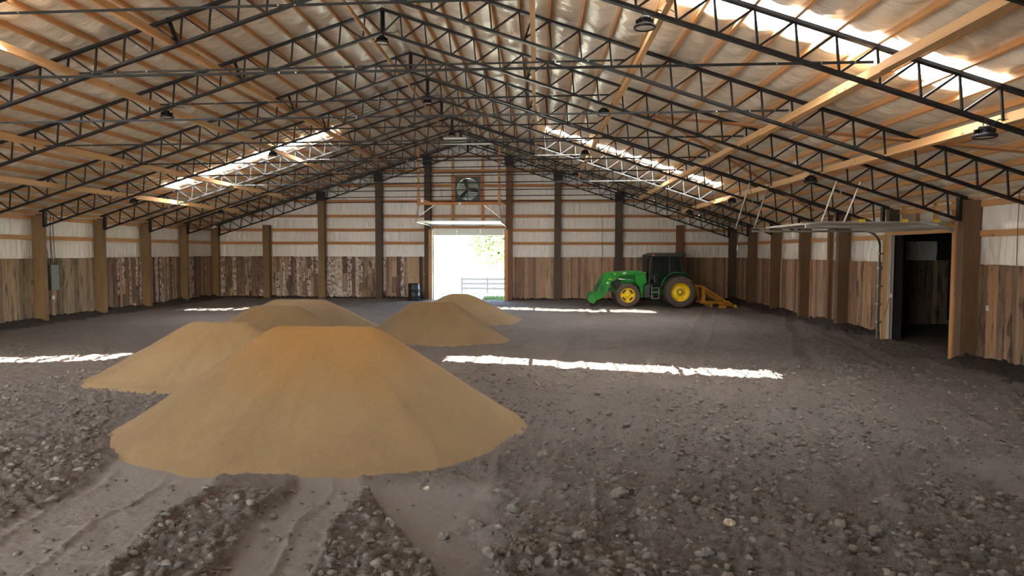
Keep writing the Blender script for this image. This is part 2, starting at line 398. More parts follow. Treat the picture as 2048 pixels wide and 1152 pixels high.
def ground(x, y):
    r = y * 0
    base = .07 * (fbm(x * .22 + 3, y * .22, 3) - .5) * 2
    # scraped lanes in the left foreground
    wob = .22 * (fbm(y * .9 + 4, y * 0 + 2.2, 3) - .5) * 2
    xx = x + wob + .10 * (y - 6)
    smooth = np.zeros_like(x)
    fg = 1 - sstep(y, 8.6, 10.5)
    def lane(a, b, e=.12): return sstep(xx, a, a + e) * (1 - sstep(xx, b - e, b))
    smooth = np.maximum(smooth, lane(-4.75, -3.35))
    smooth = np.maximum(smooth, lane(-2.55, -1.75) * .9)
    tri = sstep(x - (-1.62 + (6.45 - y) * .55), 0, .12) * (1 - sstep(x, -.62, -.2))
    smooth = np.maximum(smooth, tri * (1 - sstep(y, 6.8, 7.4)) * .85)
    smooth = smooth * fg
    smooth = np.maximum(smooth, .85 * sstep(fbm(x * .35 + 9, y * .3 + 5, 3), .56, .68) * sstep(x, -1., .5) * (1 - .5 * fg))
    smooth = np.maximum(smooth, .22 * sstep(y, 12, 16))
    rough = 1 - smooth
    dens = fbm(x * .9 + 7, y * .9 + 1, 3)
    h = base
    near = 1 - sstep(y, 14, 24)
    rel = np.abs(fbm(x * 2.6 + 5, y * 2.6 + 8, 4, .6) - .5) * 2
    big = clods(x, y, .30, .1, .46, 3, .55) * sstep(dens, .42, .6)
    h = h + rough * (big * .6 + clods(x, y, .15, .16, .56, 11, .7) * .75 * (.75 + .25 * near) + .045 * rel)
    h = h + rough * near * (np.maximum(clods(x, y, .085, .2, .58, 23, .75), clods(x + .04, y + .03, .10, .2, .55, 77, .7)) * .8 + clods(x, y, .048, .2, .6, 61, .7) * .8)
    h = h + (1 - rough) * (clods(x, y, .09, .1, .46, 31, .5) * .6 * (fbm(x * 3 + 4, y * 3, 2) > .45) + clods(x, y, .05, .1, .55, 37, .6) * .6) + .012 * (fbm(x * 22, y * 22, 3) - .5)
    h = h + rough * fg * .04 * sstep(fbm(x * .6, y * .6, 2), .3, .6)
    # blade ridges between the lanes
    for c, w, a in ((-3.95, .035, .03), (-3.3, .04, .035), (-2.12, .03, .035), (-2.62, .04, .035), (-1.78, .03, .03), (-4.55, .04, .025), (-4.2, .02, .006), (-2.35, .02, .008)):
        h = h + a * np.exp(-((xx - c) / w) ** 2) * fg * (1 - sstep(y, 7.0, 7.7)) * (.2 + 1.4 * fbm(x * 14, y * 14, 3))
    # wheel ruts on the right
    for c0, sl_ in ((1.3, .28), (3.6, .33), (6.2, .2), (-.2, .12)):
        d = x - (c0 + sl_ * (y - 8) + .3 * (fbm(y * .4, y * 0 + c0, 2) - .5))
        h = h - .03 * np.exp(-(d / .16) ** 2) + .02 * np.exp(-((np.abs(d) - .3) / .08) ** 2)
    h = h + .018 * (fbm(x * 5, y * 5, 4) - .5) * 2
    # soil banked along the walls
    wl = x - WL; wr = WR - x; wb = YB - y
    bn = fbm(x * 1.3 + 2, y * 1.3, 4)
    bank = np.zeros_like(x)
    sd = 1 - sstep(y, SY0 - .6, SY0) * (1 - sstep(y, SY1, SY1 + .6))
    for d, wdt, am in ((wl, .55, .20), (wr, .75, .17), (wb, .45, .12)):
        t = np.exp(-(np.maximum(d, 0) / (wdt * (.5 + bn))) ** 2)
        if d is wr: t = t * sd
        if d is wb: t = t * (1 - sstep(x, DX0 - .3, DX0) * (1 - sstep(x, DX1, DX1 + .3)))
        bank = np.maximum(bank, t * am * (.6 + .8 * bn))
    bank = bank + sstep(bank, .02, .08) * (clods(x, y, .22, .15, .5, 51, .7) * .9 + clods(x, y, .11, .2, .5, 52, .7) * .8)
    h = h + bank
    P = PILES[0]; dp = np.hypot(x - P[0], y - P[1]); h = h * (.35 + .65 * sstep(dp, P[4] - .15, P[4] + .4))
    out = sstep(y, YB + .05, YB + .5); h = h * (1 - out)
    dark = np.clip(sstep(bank, .03, .09), 0, 1)
    red = np.zeros_like(x)  # mask for the ridges' thin cast shadows, put into the dirt colour
    for c, w in ((-3.22, .035), (-2.52, .03), (-5.0, .05), (-1.70, .03)):
        red = np.maximum(red, np.exp(-((xx - c) / w) ** 2) * fg * sstep(fbm(x * 4, y * 4, 2), .4, .6))
    e = np.abs(x - (-1.62 + (6.45 - y) * .55)) ; red = np.maximum(red, np.exp(-(e / .035) ** 2) * (1 - sstep(y, 6.4, 6.8)) * .9)
    attr = np.stack([dark * .9, np.clip(smooth * .7 * fg, 0, 1), np.clip(red * .7, 0, 1), np.ones_like(x)], -1)
    return h, attr
def rows(a, b, f):
    r = [a]
    while r[-1] < b: r.append(min(b, r[-1] + f(r[-1])))
    return np.array(r)
YN = 12.0; XN0, XN1 = -9.4, 8.6
GV = []; GF = []; GA = []; off = 0
for xs, ys in ((np.arange(XN0, XN1 + .001, .0165), rows(4.4, YN, lambda y: .014 + .012 * max(0, y - 5.5) / 6)),
               (np.arange(WL - .15, WR + .15, .034), rows(YN, YB + .1, lambda y: .03 * (y / 12) ** 1.2)),
               (np.arange(WL - .15, XN0 + .02, .05), rows(4.4, YN, lambda y: .05)), (np.arange(XN1 - .02, WR + .15, .04), rows(4.4, YN, lambda y: .04)),
               (np.arange(WL - .15, WR + .15, .12), rows(YF - .3, 4.4, lambda y: .12))):
    X, Y = np.meshgrid(xs, ys, indexing='ij'); H, A = ground(X, Y)
    GV.append(np.stack([X, Y, H], -1).reshape(-1, 3)); GF.append(gridfaces(len(xs), len(ys), off)); GA.append(A.reshape(-1, 4)); off += X.size
floor = fastmesh('floor', np.concatenate(GV), np.concatenate(GF), M['dirt'], attr=np.concatenate(GA)); tag(floor, kind='structure'); del GV, GF, GA
def gh(x, y):
    h, _ = ground(np.array([[float(x)]]), np.array([[float(y)]])); return float(h[0, 0])

for P in PILES:
    n = 260 if P[1] < 10 else 170 if P[1] < 15 else 120
    r = P[4] + .35
    xs_ = np.linspace(P[0] - r, P[0] + r, n); ys_ = np.linspace(P[1] - r * max(1, P[6]), P[1] + r * max(1, P[6]), n)
    X, Y = np.meshgrid(xs_, ys_, indexing='ij'); h = pile_h(P, X, Y)
    g0, _ = ground(X, Y); z = np.where(h > -.05, h, -.25); z = np.where(h > .0, np.maximum(h, g0 * .3), z)
    cap = sstep(h / P[5] + .45 * (fbm(X * 1.1 + P[0], Y * 1.1, 3) - .5), .38, .85) * (.9 if P[1] < 10 else .25)
    att = np.stack([cap, cap * 0, cap * 0, cap * 0 + 1], -1)
    F = gridfaces(n, n); keep = (h.reshape(-1)[F] > -.08).any(1); F = F[keep]
    used = np.unique(F); remap = -np.ones(n * n, int); remap[used] = np.arange(len(used))
    V = np.stack([X - P[0], Y - P[1], z], -1).reshape(-1, 3)[used]
    o = fastmesh('sand_pile', V, remap[F], M['sand'], attr=att.reshape(-1, 4)[used]); o.location = (P[0], P[1], 0)
    tag(o, P[7], 'sand pile', 'sand heaps tipped on the arena floor')

# clods: an icosphere warped several ways
def ico(sub):
    t = (1 + 5 ** .5) / 2
    v = [(-1, t, 0), (1, t, 0), (-1, -t, 0), (1, -t, 0), (0, -1, t), (0, 1, t), (0, -1, -t), (0, 1, -t), (t, 0, -1), (t, 0, 1), (-t, 0, -1), (-t, 0, 1)]
    f = [(0, 11, 5), (0, 5, 1), (0, 1, 7), (0, 7, 10), (0, 10, 11), (1, 5, 9), (5, 11, 4), (11, 10, 2), (10, 7, 6), (7, 1, 8), (3, 9, 4), (3, 4, 2), (3, 2, 6), (3, 6, 8), (3, 8, 9), (4, 9, 5), (2, 4, 11), (6, 2, 10), (8, 6, 7), (9, 8, 1)]
    v = [Vector(x).normalized() for x in v]
    for _ in range(sub):
        c = {}; nf = []
        def mid(a, b):
            k = (min(a, b), max(a, b))
            if k not in c: c[k] = len(v); v.append(((v[a] + v[b]) / 2).normalized())
            return c[k]
        for a, b, d in f:
            x, y, z = mid(a, b), mid(b, d), mid(d, a); nf += [(a, x, z), (b, y, x), (d, z, y), (x, y, z)]
        f = nf
    return np.array([tuple(q) for q in v]), np.array(f)
IV1, IF1 = ico(1); IV2, IF2 = ico(3)
def rock_variant(V, seed, amp=.28):
    r = np.random.RandomState(seed); out = np.ones(len(V))
    for _ in range(7):
        d = r.normal(size=3); d /= np.linalg.norm(d); out -= amp * np.maximum(V @ d - r.uniform(.35, .7), 0) * 1.6
    out += .05 * np.sin(V[:, 0] * 7 + seed) * np.sin(V[:, 1] * 6 + seed) + .03 * np.sin(V[:, 2] * 13 + V[:, 0] * 11)
    if len(V) < 100: out += r.uniform(-.13, .13, len(V))
    return V * out[:, None] * r.uniform(.7, 1.15, 3)
VAR = [rock_variant(IV1, s, .45) for s in range(12)]
def scatter(num, rect, smin, smax, cond, seed):
    r = np.random.RandomState(seed); Vs = []; Fs = []; off = 0; c = 0
    x = r.uniform(rect[0], rect[1], num); y = rect[2] + (rect[3] - rect[2]) * r.rand(num) ** 1.6
    h, a = ground(x[None], y[None]); h = h[0]; a = a[0]
    for i in range(num):
        if a[i, 1] > .25 and r.rand() > .12: continue
        if fbm(np.array([x[i] * .9 + 7]), np.array([y[i] * .9 + 1]), 3)[0] < .42 and r.rand() > .35: continue
        if any(math.hypot(x[i] - p[0], (y[i] - p[1]) / p[6]) < p[4] + .02 for p in PILES): continue
        s = smin + (smax - smin) * r.rand() ** 4
        t = r.rand() * 6.28; cs, sn = math.cos(t), math.sin(t); v = VAR[r.randint(12)] * s
        v = np.stack([v[:, 0] * cs - v[:, 1] * sn + x[i], v[:, 0] * sn + v[:, 1] * cs + y[i], v[:, 2] * .8 + h[i] + s * .05], -1)
        Vs.append(v); Fs.append(IF1 + off); off += len(v)
    return np.concatenate(Vs), np.concatenate(Fs)
V, F = scatter(42000, (-9.5, 8.5, 4.6, 15), .008, .062, None, 5)
o = fastmesh('gravel_clods', V, F, M['clod'], smooth=True); tag(o, 'loose small grey brown dirt clods strewn over the near floor', 'dirt clods', kind='stuff')
ROCKS = [(.8, 6.68, .11, 'angular brown grey rock, largest one right of centre in the foreground', 0), (-.23, 6.31, .085, 'rounded brown rock at bottom centre, left of the largest rock', 0),
 (-.57, 6.0, .08, 'grey rock at bottom centre with a smaller rock to its lower left', 0), (-.81, 5.67, .075, 'small grey rock nearest the dark red shadow line at bottom centre', 0),
 (-.36, 5.2, .115, 'biggest grey rock at the very bottom edge, centre', 0), (1.94, 7.85, .075, 'brown rock alone on the rut between the big heap and the right wall', 0),
 (1.7, 6.01, .06, 'pale tan stone in the foreground right of centre', 1), (2.92, 5.89, .07, 'grey stone in the foreground clods at far right', 0),
 (-1.16, 6.95, .035, 'small white stone at the foot of the largest sand heap', 1), (.05, 7.95, .06, 'low dark rock off the right toe of the largest sand heap', 0),
 (1.35, 5.45, .07, 'rough clod in the lower right foreground, nearer than the pale stone', 0), (.35, 5.55, .08, 'grey brown clod between the bottom edge rock and the pale stone', 0),
 (-1.42, 5.55, .07, 'grey clod inside the heaped triangle at bottom centre', 0), (-1.30, 5.85, .06, 'pale grey clod at the right edge of the heaped triangle', 0)]
for i, (x, y, s, lab, mt) in enumerate(ROCKS):
    V = rock_variant(IV2, 100 + i, .34) * s; V[:, 2] *= .8
    V += .06 * s * np.sin(V[:, [1, 2, 0]] / s * 9 + i)
    o = fastmesh('rock', V, IF2, M['pale_stone'] if mt else M['clod']); o.location = (x, y, gh(x, y) + s * .3); tag(o, lab, 'rock', 'loose rocks in the foreground dirt')

# ------------------------------------------------------------------ roof lining
R0, R1 = .40, .555
JR = [R0 + R1 * i for i in range(23)]
PUR_H = .145
SKY = [(9.55, 10.56), (23.98, 25.06)]
SKR = (3.72, 9.95)
REND = {1: WR + .25 - RX, -1: RX - (WL - .25)}
def lining(side):
    Vs = []; Fs = []; off = 0
    def patch(r0, r1, y0, y1):
        nonlocal off
        nr = max(2, int((r1 - r0) / .07) + 1); ny = max(2, int((y1 - y0) / .09) + 1)
        r, y = np.meshgrid(np.linspace(r0, r1, nr), np.linspace(y0, y1, ny), indexing='ij')
        u = np.mod((r - R0) / R1, 1); bay = np.floor((r - R0) / R1)
        arch = np.sin(PI * u)
        sag = .045 * arch * (.5 + vnoise(bay * 3.7 + 50 + side * 11, y * .8 + 50))
        arc = y + .18 * (u - .5) ** 2 * 4 + .1 * (vnoise(bay * 1.7 + 60, y * .3 + 50))
        w = .10 * arch * (np.abs(fbm(arc * 4 + 90, r * .7 + bay * 3.1 + 60, 3, .55) - .5) * 2) ** .9
        seam = .018 * np.exp(-((np.mod(arc + 50, 1.52) - .76) / .05) ** 2)
        z = HT - SL * r + PUR_H - .02 - sag - w + seam
        Vs.append(np.stack([RX + side * r, y, z], -1).reshape(-1, 3)); F = gridfaces(nr, ny, off)
        Fs.append(F); off += nr * ny
    re = REND[side]
    patch(0, SKR[0], YF, YB + .2); patch(SKR[1], re, YF, YB + .2)
    yy = YF
    for a, b_ in SKY: patch(SKR[0], SKR[1], yy, a); yy = b_
    patch(SKR[0], SKR[1], yy, YB + .2)
    return np.concatenate(Vs), np.concatenate(Fs)
nwin = 0
for side in (-1, 1):
    V, F = lining(side)
    c = fastmesh('ceiling', V, F, M['insul_roof']); tag(c, kind='structure')
    # outer metal sheet above the lining
    mb = MB(); re = REND[side]
    def sheet(r0, r1, y0, y1):
        z = lambda r: HT - SL * r + PUR_H + .035
        a, b_ = RX + side * r0, RX + side * r1
        mb.add([(a, y0, z(r0)), (b_, y0, z(r1)), (b_, y1, z(r1)), (a, y1, z(r0)), (a, y0, z(r0) + .03), (b_, y0, z(r1) + .03), (b_, y1, z(r1) + .03), (a, y1, z(r0) + .03)],
               [(0, 1, 2, 3), (7, 6, 5, 4), (0, 4, 5, 1), (1, 5, 6, 2), (2, 6, 7, 3), (3, 7, 4, 0)])
    sheet(0, SKR[0], YF - .4, YB + .6); sheet(SKR[1], re + .3, YF - .4, YB + .6)
    yy = YF - .4
    for a, b_ in SKY: sheet(SKR[0], SKR[1], yy, a); yy = b_
    sheet(SKR[0], SKR[1], yy, YB + .6)
    mb.build('roof_sheet', M['siding'], c)
    for (a, b_) in SKY:      # corrugated translucent strip
        nwin += 1; n = 40; mb = MB(); vs = []
        for i in range(n + 1):
            y = a + (b_ - a) * i / n; dz = .012 * math.sin(i / n * 2 * PI * 4)
            for r in (SKR[0], SKR[1]): vs.append((RX + side * r, y, HT - SL * r + PUR_H + .04 + dz))
        mb.add(vs, [(2 * i, 2 * i + 2, 2 * i + 3, 2 * i + 1) for i in range(n)])
        o = mb.build('window_%d' % nwin, M['skylight'], smooth=True); tag(o, kind='structure')

# purlins
pl = []
for side in (-1, 1):
    for i, r in enumerate(JR):
        mb = MB(); x = RX + side * r; z = HT - SL * r
        # board on edge, tilted square to the slope
        R = Matrix.Rotation(side * math.atan(SL), 3, 'Y')
        mb.box(-.022, .022, YF, YB + .15, .0, PUR_H - .02, R=R)
        o = mb.build('purlin', M['pine_y'], loc=(x, 0, z))
        tag(o, 'orange pine purlin on the %s roof slope, %s from the ridge' % ('left' if side < 0 else 'right', ORD[i]), 'purlin', 'pine purlins under the roof lining'); pl.append(o)

# ------------------------------------------------------------------ roof trusses
def make_truss():
    t = empty('roof_truss', (RX, 0, 0))
    LE = {-1: -(XL - RX), 1: XR - RX}
    cs = .024
    def chord(z0, r_end, name, ext, th=.05):
        mb = MB()
        for s in (-1, 1):
            e = LE[s] + ext
            for dy in (-.026, .026):
                mb.add([(0, dy - cs, z0 - th), (s * e, dy - cs, z0 - th - SL * e), (s * e, dy - cs, z0 - SL * e), (0, dy - cs, z0),
                        (0, dy + cs, z0 - th), (s * e, dy + cs, z0 - th - SL * e), (s * e, dy + cs, z0 - SL * e), (0, dy + cs, z0)],
                       [(0, 1, 2, 3), (7, 6, 5, 4), (0, 4, 5, 1), (1, 5, 6, 2), (2, 6, 7, 3)])
        return mb.build(name, M['steel_black'], t)
    chord(HT, 0, 'top_chord', .12); chord(HB + .05, 0, 'bottom_chord', 0)
    dv = HT - HB - .05
    for s in (-1, 1):
        vm = MB(); vm.beam((0, 0, -.03), (s * .05, 0, -dv - s * 0 - SL * .05), .030, .030)
        v0 = None; dm = MB(); dm.beam((s * .07, 0, -dv + .0 - SL * .07), (s * (R1 - .02), 0, -.04 - SL * R1), .032, .032); d0 = None
        pm = MB()
        for i, r in enumerate(JR):
            if r > LE[s] - .1: break
            loc = (s * r, 0, HT - SL * r)
            if v0 is None: v0 = vm.build('vertical_web', M['steel_black'], t); v = v0
            else: v = v0.copy(); COL.objects.link(v); v.parent = t
            v.location = loc
            if r + R1 < LE[s] - .02:
                if d0 is None: d0 = dm.build('diagonal_web', M['steel_black'], t); d = d0
                else: d = d0.copy(); COL.objects.link(d); d.parent = t
                d.location = loc
        # web next to the ridge
        mb = MB(); mb.beam((s * .03, 0, HB + .05), (s * R0, 0, HT - SL * R0 - .04), .03, .03); mb.build('diagonal_web', M['steel_black'], t)
        # bolted splice plates
        ra, rb = 3.44, 3.26
        mb = MB()
        for dy in (-.045, .045): mb.beam((s * ra, dy, HT - SL * ra), (s * rb, dy, HB - SL * rb), .012, .085, up=(0, 1, 0))
        mb.beam((s * ra, 0, HT - SL * ra), (s * rb, 0, HB - SL * rb), .075, .03)
        for q in (.12, .35, .65, .88):
            p = Vector((s * ra, 0, HT - SL * ra)).lerp(Vector((s * rb, 0, HB - SL * rb)), q); mb.cyl(p + Vector((0, -.075, 0)), p + Vector((0, -.045, 0)), .012, n=6, mi=1)
        mb.build('splice_plate', [M['steel_black'], M['galv']], t)
        # heel
        e = LE[s]; mb = MB(); mb.box(min(s * e, s * (e - .07)), max(s * e, s * (e - .07)), -.06, .06, HB - SL * e, HT - SL * e - .04)
        mb.build('heel_plate', M['steel_black'], t)
        mb = MB(); mb.box(min(s * (e - .07), s * (e + .2)), max(s * (e - .07), s * (e + .2)), -.08, .08, 3.62 + (0 if s > 0 else 0), 3.645); mb.build('bearing_plate', M['steel_black'], t)
    mb = MB()
    for dy in (-.05, .05): mb.beam((0, dy, HB - .01), (0, dy, HT), .012, .10, up=(0, 1, 0))
    mb.box(-.05, .05, -.02, .02, HB, HT - .02)
    for q in (.1, .3, .5): mb.cyl((0, -.075, HB + q), (0, -.05, HB + q), .012, n=6, mi=1)
    mb.build('ridge_plate', [M['steel_black'], M['galv']], t)
    for r, z in ((8.1, 2.45 + 2.62), (5.15, 2.45 + 3.55)):
        mb = MB(); mb.beam((-r, -.06, z - .19), (r, -.06, z - .03), .012, .036)
        for s in (-1, 1):
            for q in (.25, .7, 1.3): zz = z - .11 + s * .08 * (r - q) / r; mb.cyl((s * (r - q), -.072, zz), (s * (r - q), -.066, zz), .012, n=6, mi=1)
        for q in (-.1, .14): mb.cyl((q, -.072, z - .11), (q, -.066, z - .11), .012, n=6, mi=1)
        mb.build('tie_bar', [M['steel_tie'], M['galv']], t)
    return t
truss = make_truss(); reg(truss)
TL = {-3: 'black steel roof truss nearest the camera, cut off at the top right corner', -2: 'black steel roof truss crossing under the near skylight strips',
      -1: 'black steel roof truss just behind the near skylights', 0: 'black steel roof truss landing on the post nearest the side doorway',
      1: 'black steel roof truss landing on the far jamb of the side doorway', 2: 'black steel roof truss landing by the grey electric panel on the left wall',
      3: 'sunlit black steel roof truss under the far skylight strips', 4: 'black steel roof truss just behind the far skylights', 5: 'black steel roof truss second from the back wall', 6: 'black steel roof truss against the back wall'}
for k in sorted(TY):
    o = truss if k == -3 else copy_tree(truss)
    o.location = (RX, TY[k], 0); tag(o, TL[k], 'roof truss', 'black steel lattice roof trusses')

# stringers on the bottom chords
for r, y1, lab, w in ((3.42, 31.2, 'pine brace board nearest the ridge on the right slope, running lengthwise', .09), (5.25, 31.2, 'second lengthwise pine brace board right of the ridge', .09), (8.05, 31.2, 'third lengthwise pine brace board right of the ridge, over the middle', .14), (9.9, 31.2, 'lengthwise pine brace board nearest the right wall', .14),
                  (-3.42, 31.2, 'pine brace board nearest the ridge on the left slope, running lengthwise', .09), (-5.25, 31.2, 'second lengthwise pine brace board left of the ridge', .09), (-7.95, 30.3, 'third lengthwise pine brace board left of the ridge', .14), (-9.95, 30.3, 'lengthwise pine brace board nearest the left wall', .14), (-.32, 31.2, 'thin lengthwise pine brace board at the ridge', .04)):
    z = HB + .055 - SL * abs(r); mb = MB(); seg = 4.9; y = YF + .1; k = 0
    while y < y1:
        e = min(y + seg, y1); dx = .02 * (k % 2)
        mb.box(-w / 2 + dx, w / 2 + dx, y, e, 0, .038)
        mb.box(-.019 + dx, .019 + dx, y, e, .038, .15) if w > .05 else mb.box(-.02, .02, y, e, .038, .10)
        y = e; k += 1
    o = mb.build('brace_board', M['fresh_y'], loc=(RX + r, 0, z)); tag(o, lab, 'brace board', 'lengthwise brace boards on the truss chords')

# diagonal wind boards under the right slope
def under(r, y): return Vector((RX + r, y, HT - SL * abs(r) - .075))
for a, b_, lab in (((5.97, 17.6), (11.9, 11.2), 'long diagonal brown board under the right roof slope, nearer one'), ((6.4, 17.0), (12.4, 22.6), 'diagonal brown board under the right roof slope running to the far bay')):
    A, B = under(*a), under(*b_); mb = MB(); mb.beam(A, B, .14, .035, up=(SL, 0, 1)); o = mb.build('wind_brace', M['brace']); tag(o, lab, 'brace board', 'diagonal wind braces')

# ------------------------------------------------------------------ walls
def wall_insul(mb_list, P0, U, NRM, ulen, z0, z1, seed):
    nu = max(3, int(ulen / .035)); nv = 9
    u, v = np.meshgrid(np.linspace(0, 1, nu), np.linspace(0, 1, nv), indexing='ij')
    L = u * ulen; ar = np.sin(PI * v) ** .6
    d = .06 * ar * (.6 + .7 * vnoise(L * .7 + seed, v * 0 + seed)) - .055 * ar * (1 - np.abs(fbm(L * 4 + seed * 3, v * .7 + seed, 3) - .5) * 2) ** 6 - .02 * ar * (1 - np.abs(fbm(L * 9 + seed * 5, v * 1.1 + seed, 2) - .5) * 2) ** 4
    d = np.maximum(d, -.012)
    z = z0 + (z1 - z0) * v
    X = P0[0] + U[0] * L + NRM[0] * d; Y = P0[1] + U[1] * L + NRM[1] * d
    mb_list.append((np.stack([X, Y, z], -1).reshape(-1, 3), nu, nv))
def flush(lst, name, mat, parent):
    V = []; F = []; off = 0
    for v, nu, nv in lst: V.append(v); F.append(gridfaces(nu, nv, off)); off += len(v)
    return fastmesh(name, np.concatenate(V), np.concatenate(F), mat, parent)
GZ = [2.88, 3.54, 4.24, 4.99, 5.76, 6.50, 7.22]
GH = .135
def planks(mb, along, c, n, a, b_, z0, z1, matsel, breaks=0.0, cut=None):
    """vertical boards on a wall; along 0 = x, 1 = y; c wall coordinate; n = +1/-1 direction out of the wall"""
    p = a
    while p < b_ - .02:
        w = min(random.choice((.10, .14, .15, .18, .20, .24)) , b_ - p); th = random.uniform(.016, .032); mi = matsel((p + w / 2))
        gap = .004
        segs = [(z0 - random.uniform(0, .03), z1 + random.uniform(-.012, .006))]
        if random.random() < breaks:
            q = random.uniform(.5, 1.6); segs = [(segs[0][0], q), (q + .006, segs[0][1])]
            if random.random() < .4: q2 = random.uniform(.2, q - .15); segs = [(segs[0][0], q2), (q2 + .006, q), (q + .006, segs[1][1])]
        for s0, s1 in segs:
            th2 = th + random.uniform(-.004, .004)
            u0, u1 = sorted((c, c + n * th2))
            if along == 0: mb.box(p + gap, p + w - gap, u0, u1, s0, s1, mi)
            else: mb.box(u0, u1, p + gap, p + w - gap, s0, s1, mi)
        p += w
PM = [M['planks_tan'], M['planks_olive'], M['planks_chipped'], M['planks_dark']]
EV = 3.80
# left wall
mb = MB(); mb.box(WL - .16, WL - .12, YF, YB + .1, -.4, EV + .1); wl = mb.build('wall_left', M['siding']); tag(wl, kind='structure')
lst = []
zs = [(PLANK_H - .05, GZ[0]), (GZ[0] + GH * .5, GZ[1]), (GZ[1] + GH * .5, EV + .1)]
for i, (a, b_) in enumerate(zs): wall_insul(lst, (WL - .10, YF), (0, 1), (1, 0), YB - YF, a, b_, 3 + i)
flush(lst, 'insulation', M['insul_wall'], wl)
for z in GZ[:2]: MB().box(WL - .09, WL + .0, YF, YB, z - GH / 2, z + GH / 2).build('girt', M['pine_y'], wl)
MB().box(WL - .09, WL + .0, YF, YB, 3.66, 3.80).build('girt', M['pine_y'], wl)
mb = MB(); planks(mb, 1, WL - .02, 1, 8., YB, -.3, PLANK_H, lambda p: 1 if p < 25.1 else (2 if random.random() < .85 else 0), .15)
planks(mb, 1, WL - .02, 1, YF, 8., -.3, PLANK_H, lambda p: 1, 0)
mb.build('plank_cladding', PM, wl)
# right wall with side doorway
DH = 2.95
wr = MB(); wr.box(WR + .12, WR + .16, YF, SY0, -.4, EV + .1); wr.box(WR + .12, WR + .16, SY1, YB + .1, -.4, EV + .1); wr.box(WR + .12, WR + .16, SY0, SY1, DH + .02, EV + .1)
wr = wr.build('wall_right', M['siding']); tag(wr, kind='structure')
lst = []
for i, (a, b_) in enumerate(zs):
    wall_insul(lst, (WR + .10, YF), (0, 1), (-1, 0), SY0 - .1 - YF, a, b_, 13 + i)
    if i > 1: wall_insul(lst, (WR + .10, SY0 - .1), (0, 1), (-1, 0), SY1 - SY0 + .2, a, b_, 23 + i)
    wall_insul(lst, (WR + .10, SY1 + .1), (0, 1), (-1, 0), YB - SY1 - .1, a, b_, 33 + i)
flush(lst, 'insulation', M['insul_wall'], wr)
for z, full in ((GZ[0], 0), (GZ[1], 1)):
    for y0, y1 in (((YF, YB),) if full else ((YF, SY0 - .1), (SY1 + .1, YB))): MB().box(WR - .0, WR + .09, y0, y1, z - GH / 2, z + GH / 2).build('girt', M['pine_y'], wr)
MB().box(WR - .0, WR + .09, YF, YB, 3.66, 3.80).build('girt', M['pine_y'], wr)
MB().box(WR - .06, WR + .12, SY0 - .1, SY1 + .1, DH - .02, DH + .18).build('door_header', M['pine_y'], wr)
for y in (16.55, 17.3, 18.1, 18.75): MB().box(WR - .0, WR + .09, y - .02, y + .02, DH + .18, 3.7).build('stud', M['pine_z'], wr)
mb = MB(); planks(mb, 1, WR + .02, -1, YF, SY0 - .12, -.3, PLANK_H, lambda p: 3, 0)
planks(mb, 1, WR + .02, -1, SY1 + .12, YB, -.3, PLANK_H, lambda p: 3 if p < 21.2 else 0, 0)
mb.build('plank_cladding', PM, wr)
# back wall
FX0, FX1, FZ0, FZ1 = -4.24, -2.93, 4.96, 6.20
DHB = 3.62
def gable(mb, x0, x1, y0, y1, z0, off=.1):
    pts = [(x0, z0), (x1, z0), (x1, roofz(x1, off))]
    if x0 < RX < x1: pts.append((RX, roofz(RX, off)))
    pts.append((x0, roofz(x0, off)))
    mb.prism(pts, y0, y1)
mb = MB(); y0, y1 = YB + .14, YB + .18
gable(mb, WL - .15, DX0, y0, y1, -.4); gable(mb, DX1, WR + .15, y0, y1, -.4)
mb.box(DX0, DX1, y0, y1, DHB, FZ0 + .05); mb.box(DX0, FX0 + .08, y0, y1, FZ0 + .05, FZ1 - .05); mb.box(FX1 - .08, DX1, y0, y1, FZ0 + .05, FZ1 - .05); gable(mb, DX0, DX1, y0, y1, FZ1 - .05)
wb = mb.build('wall_back', M['siding']); tag(wb, kind='structure')
lst = []; zz = [PLANK_H - .05] + GZ + [8.0]
for i in range(len(zz) - 1):
    a = zz[i] + (GH * .5 if i else 0); b_ = zz[i + 1]
    xmax = (HT + .3 - a) / SL
    xa, xb = max(WL, RX - xmax), min(WR, RX + xmax)
    parts = [(xa, xb)]
    if b_ < DHB + .2: parts = [(xa, DX0 - .12), (DX1 + .12, xb)]
    elif a < FZ1 and b_ > FZ0 + .2: parts = [(xa, FX0), (FX1, xb)]
    for p, q in parts: wall_insul(lst, (p, YB + .12), (1, 0), (0, -1), q - p, max(a, 0), b_, 50 + i * 3 + p)
flush(lst, 'insulation', M['insul_wall'], wb)
for z in GZ:
    xmax = (HT - .05 - z) / SL; xa, xb = max(WL, RX - xmax), min(WR, RX + xmax)
    parts = [(xa, DX0 - .12), (DX1 + .12, xb)] if z < DHB else ([(xa, FX0 - .02), (FX1 + .02, xb)] if FZ0 < z < FZ1 else [(xa, xb)])
    for p, q in parts: MB().box(p, q, YB + .0, YB + .07, z - GH / 2, z + GH / 2).build('girt', M['pine_x'], wb)
for x in (-4.34, -2.84): MB().box(x - .07, x + .07, YB - .03, YB + .0, DHB, 7.4).build('stud', M['pine_z'], wb)
MB().box(DX0 - .12, DX1 + .12, YB - .02, YB + .10, DHB - .05, DHB + .12).build('door_header', M['pine_x'], wb)
mb = MB()
def bsel(p):
    if p < -8.2: return 2 if random.random() < .8 else 3
    if p < DX0: return 2 if random.random() < .35 else 0
    return 0
planks(mb, 0, YB + .02, -1, WL, DX0 - .12, -.3, PLANK_H, bsel, .25); planks(mb, 0, YB + .02, -1, DX1 + .12, WR, -.3, PLANK_H, bsel, 0)
mb.build('plank_cladding', PM, wb)
